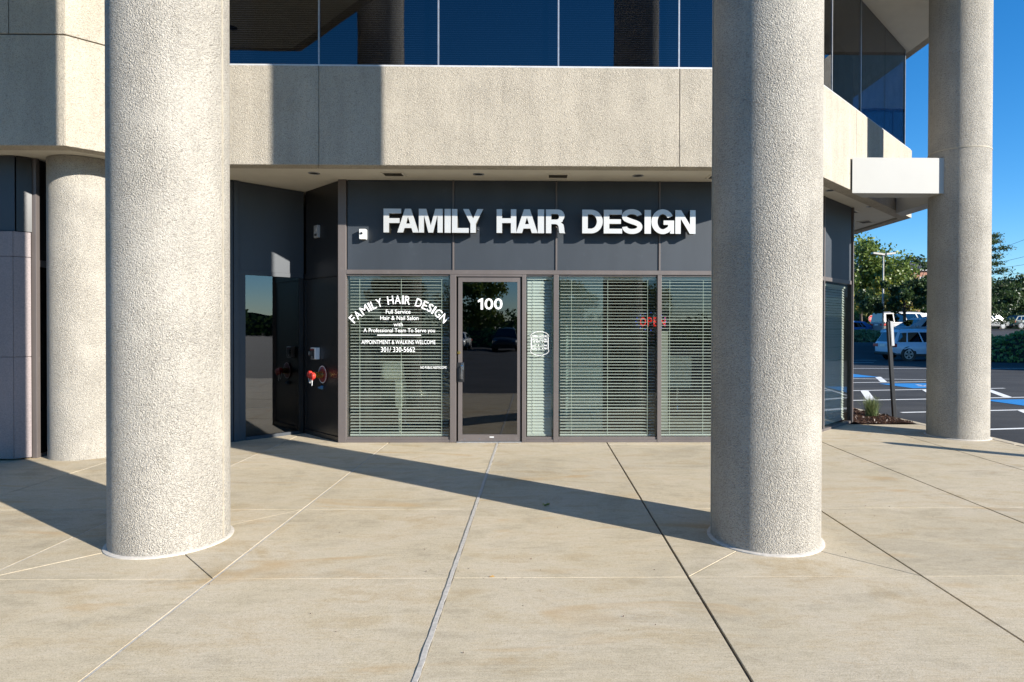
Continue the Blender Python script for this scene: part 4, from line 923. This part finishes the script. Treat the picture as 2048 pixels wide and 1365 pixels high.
# ------------------------------------------------------------------ trees
def tree(name, label, loc, h, crown, mat, n, size, seed, trunk_h=None, trunk_r=.16, cat='tree', group='trees beyond the car park', limbs=7, clumps=26, spread=1.0):
    """crown = (rx, ry, z0, z1)"""
    rnd = random.Random(seed); random.seed(seed); t = thing(name, label, cat, loc, 0, group); rx_, ry_, z0, z1 = crown
    tb = MB(); zc = (z0+z1)/2; cl = []
    for k in range(clumps):
        while True:
            p = Vector((rnd.uniform(-1, 1), rnd.uniform(-1, 1), rnd.uniform(-1, 1)))
            if .25 < p.length < 1: break
        tap = 1-.28*max(0, p.z); cl.append(Vector((p.x*rx_*tap, p.y*ry_*tap, zc+p.z*(z1-z0)/2)))
    lean = Vector((rnd.uniform(-.2, .2), rnd.uniform(-.2, .2), 0)); top = Vector((lean.x, lean.y, z0+(z1-z0)*.75))
    tb.tube([Vector((0, 0, -.2)), Vector((lean.x*.2, lean.y*.2, z0*.5)), Vector((lean.x*.6, lean.y*.6, z0+.2)), top], [trunk_r*1.25, trunk_r, trunk_r*.75, trunk_r*.18], 9)
    for k in range(limbs):
        e = cl[k % len(cl)]; b = Vector((lean.x*.6, lean.y*.6, z0*.75+(z1-z0)*.45*rnd.random())); mid = (b+e)/2+Vector((0, 0, -.15*(e-b).length*.4)); tb.tube([b, mid, e], [trunk_r*.42, trunk_r*.26, .02], 6)
    tb.build('trunk', 'bark', t, True)
    pts = []; cr = min(rx_, (z1-z0)/2)*.42*spread
    for c in cl:
        rr = cr*rnd.uniform(.6, 1.25)
        for _ in range(n//clumps):
            d = Vector((rnd.gauss(0, 1), rnd.gauss(0, 1), rnd.gauss(0, .75))); d = d.normalized()*rr*(rnd.random()**.45); pts.append(c+d)
    o = link('crown', leafcloud('crown', pts, size, mat), t); return t
def tl(px, Y): return (at(px, 700, Y).x, Y, ter_z(30, Y)-.05)
tree('tree', 'tall bright green tree rising behind the building corner', tl(1722, 62), 11, (4.2, 3.6, 2.4, 9.4), 'leaf_green', 9000, .17, 21, clumps=34)
tree('tree', 'low spreading dark tree shading the parked white crossover', tl(1810, 47), 6, (3.7, 2.8, 2.05, 4.5), 'leaf_dark', 10000, .13, 22, trunk_r=.13, clumps=34)
tree('tree', 'yellowing round tree in front of the brick house', tl(1786, 56), 6, (3.4, 2.6, 2.0, 5.3), 'leaf_yellow', 6600, .14, 23, clumps=26)
tree('tree', 'thin wispy tree with bare twigs above the brick house roof', tl(1824, 66), 10, (2.6, 2.0, 4.6, 8.6), 'leaf_dark', 900, .16, 24, trunk_r=.14, limbs=14, clumps=16, spread=.55)
tree('tree', 'small light green tree between lamp post and brick house', tl(1768, 68), 8, (2.6, 2.4, 2.0, 5.6), 'leaf_green', 4200, .17, 25)
tree('tree', 'mid green tree just behind the lamp post', tl(1752, 70), 8, (3.2, 2.6, 2.0, 6.6), 'leaf_green', 4200, .18, 26)
tree('tree', 'green shrub-like tree rising behind the blue saloon', tl(1722, 80), 6, (4.5, 3, .6, 4.6), 'leaf_dark', 5000, .2, 28)
tree('tree', 'dense dark tree mass at the back of the upper road', tl(2052, 84), 9, (5.6, 4.0, .8, 7.6), 'leaf_dark', 9000, .2, 29, clumps=36)
tree('tree', 'bushy dark tree beside the conifer over the upper road', tl(1998, 92), 7, (4.6, 4.0, .5, 5.8), 'leaf_dark', 6000, .22, 30, clumps=26)
# conifer with layered boughs
t = thing('conifer_tree', 'dark conifer with long level boughs over the upper road', 'tree', tl(1966, 54), 0, 'trees beyond the car park'); rnd = random.Random(31); random.seed(31)
tb = MB().tube([(0, 0, -.2), (.05, 0, 5), (0, .05, 9.6)], [.22, .15, .02], 9); pts = []
for k in range(34):
    z = 1.3+8.1*k/34; a = k*2.4+rnd.uniform(-.3, .3); Lb = (3.0-2.0*k/34)*rnd.uniform(.65, 1.2); e = Vector((math.cos(a)*Lb, math.sin(a)*Lb, z+.25*Lb*rnd.uniform(-.2, .8))); tb.tube([(0, 0, z), e], [.04, .008], 5)
    for _ in range(330):
        s_ = rnd.random()**.6; c = Vector((0, 0, z)).lerp(e, .12+.9*s_); pts.append(c+Vector((rnd.gauss(0, .26), rnd.gauss(0, .26), rnd.gauss(0, .13))))
tb.build('trunk', 'bark', t, True); link('crown', leafcloud('crown', pts, .10, 'leaf_dark', asp=.4), t)
# trees across the drive behind the viewpoint (mirrored in the glass)
lab = ['broad green tree standing behind the hedge across the drive', 'round dark tree behind the parked white saloon', 'leafy tree behind the dark grey estate across the drive', 'slender green tree at the end of the hedge across the drive', 'tall dark tree farther back across the drive']
for k, (x, y, hh, r) in enumerate(((-14, -45, 7.0, 3.2), (-6.5, -44, 7.4, 3.6), (2.5, -45, 6.6, 3.2), (11, -47, 6.6, 2.8), (-24, -50, 9.0, 4.2))):
    tree('tree', lab[k], (x, y, -.14), hh, (r, r, 1.8, hh), ('leaf_dark', 'leaf_green')[k % 2], 5500, .17, 40+k, group='trees across the drive')
rnd = random.Random(77); random.seed(77); pts = []
for _ in range(16000):
    x = rnd.uniform(20, 190); y = rnd.uniform(108, 122); z = 1.2+rnd.random()**1.3*(3.6+2.6*noise.noise((x*.11, 2.0, 0))); pts.append((x, y, z))
for _ in range(14000):
    a = rnd.uniform(2.6, 6.4); d_ = rnd.uniform(118, 132); x, y = d_*math.cos(a), d_*math.sin(a); pts.append((x, y, -.1+rnd.random()**1.3*(4.4+2.6*noise.noise((x*.09, y*.09, 0)))))
o = link('distant_woods', leafcloud('distant_woods', pts, .62, 'leaf_dark'));
rd = MB(); nn_ = 240
for i in range(nn_):
    a = 2*math.pi*i/nn_; c_, s_ = math.cos(a), math.sin(a); hh = 3.4+2.2*noise.noise((c_*9, s_*9, 3))+(1.4 if s_ > 0 else 0); rd.v += [(134*c_, 134*s_, -1), (136*c_, 136*s_, hh), (160*c_, 160*s_, -1)]
for i in range(nn_):
    a = 3*i; b = 3*((i+1) % nn_); rd.f += [(a, b, b+1, a+1), (a+1, b+1, b+2, a+2)]; rd.mi += [0, 0]
rd = rd.build('wooded_ridge', simple('woods_base', (.016, .03, .012), .95, var=.4, vs_=.5), o); rd['kind'] = 'stuff'
tag(o, 'low dark belt of distant trees behind the houses', 'woods', kind='stuff')

# ------------------------------------------------------------------ brick house, lamp, stop sign, wires
bx0 = at(1728, 600, 96).x; bx1 = at(1935, 600, 96).x
bh = thing('brick_house', 'red brick house with dark slate roof behind the trees', 'house', (bx0, 96, 1.4)); Lh = bx1-bx0
MB().box(0, Lh, 0, 9, 0, 9.2).build('wall', 'brick', bh); MB().prism([(-.3, -.4), (Lh+.3, -.4), (Lh+.3, 9.4), (-.3, 9.4)], 9.202, 9.45).build('cornice', 'white_plastic', bh)
MB().hexa([(-.4, -.5, 9.452), (Lh+.4, -.5, 9.452), (Lh+.4, 9.5, 9.452), (-.4, 9.5, 9.452), (1.2, 3.6, 11.0), (Lh-1.2, 3.6, 11.0), (Lh-1.2, 5.4, 11.0), (1.2, 5.4, 11.0)]).build('roof', 'slate', bh)
for fl in range(2):
    for k in range(int(Lh/2.6)):
        x = .9+2.6*k; z = 1.0+3.2*fl+2.3
        wn = MB().box(x, x+1.25, -.05, -.002, z, z+1.75).build('window', 'white_plastic', bh)
        for i in range(2):
            for j in range(2): MB().box(x+.09+.56*i, x+.60+.56*i, -.058, -.0505, z+.09+.81*j, z+.85+.81*j).build('pane', 'car_glass', wn)
lp = at(1766, 600, 50); lt = thing('lamp_post', 'tall pale steel car park lamp post with twin heads', 'street lamp', (lp.x, 50, .7))
Zt = at(1766, 510, 50).z-.7
MB().tube([(0, 0, -.1), (0, 0, Zt)], [.085, .06], 12).build('pole', 'steel', lt, True); MB().box(-.13, .13, -.13, .13, Zt-.05, Zt+.1).build('bracket', 'steel', lt)
for s_ in (-1, 1): MB().hexa([(s_*.16-.0, -.2, Zt-.05), (s_*.92, -.2, Zt+.05), (s_*.92, .2, Zt+.05), (s_*.16, .2, Zt-.05), (s_*.16, -.2, Zt+.12), (s_*.92, -.2, Zt+.2), (s_*.92, .2, Zt+.2), (s_*.16, .2, Zt+.12)]).build('lamp_head', 'steel', lt, bevel=.02)
ss_p = at(1744, 638, 62); ss = thing('stop_sign', 'red octagonal STOP sign on a grey post by the green slope', 'sign', (ss_p.x, 62, 1.1))
zc = ss_p.z-1.1; MB().tube([(0, .05, -.2), (0, .05, zc+.3)], .03, 8).build('post', 'steel', ss, True)
oc = [(math.cos(R_(22.5+45*k)), math.sin(R_(22.5+45*k))) for k in range(8)]
o = link('border', curve_mesh('border', [[(x*.39, z*.39) for x, z in oc]], .01, 'sign_white'), ss, (0, 0, zc)); o = link('face', curve_mesh('face', [[(x*.36, z*.36) for x, z in oc]], .01, 'red'), ss, (0, -.012, zc))
me = text_mesh('STOP', 'sign_white', .02); fit(me, -.26, .26, -.11, .12); link('text', me, ss, (0, -.0145, zc))
for k, (ya, yb) in enumerate(((496, 474), (521, 508), (531, 524), (543, 541), (556, 549))):
    a, b = at(1900, ya+(ya-yb)*1.3, 66), at(2120, yb-(ya-yb)*1.1, 60); pts = []
    for i in range(17):
        q = i/16; p = a.lerp(b, q); pts.append((p.x, p.y, p.z-.35*math.sin(math.pi*q)))
    o = MB().tube(pts, .016, 5).build('power_line', 'black_plastic'); tag(o, ['highest', 'second highest', 'middle', 'second lowest', 'lowest'][k]+' overhead power cable crossing the sky beside the conifer', 'power line', 'overhead cables')
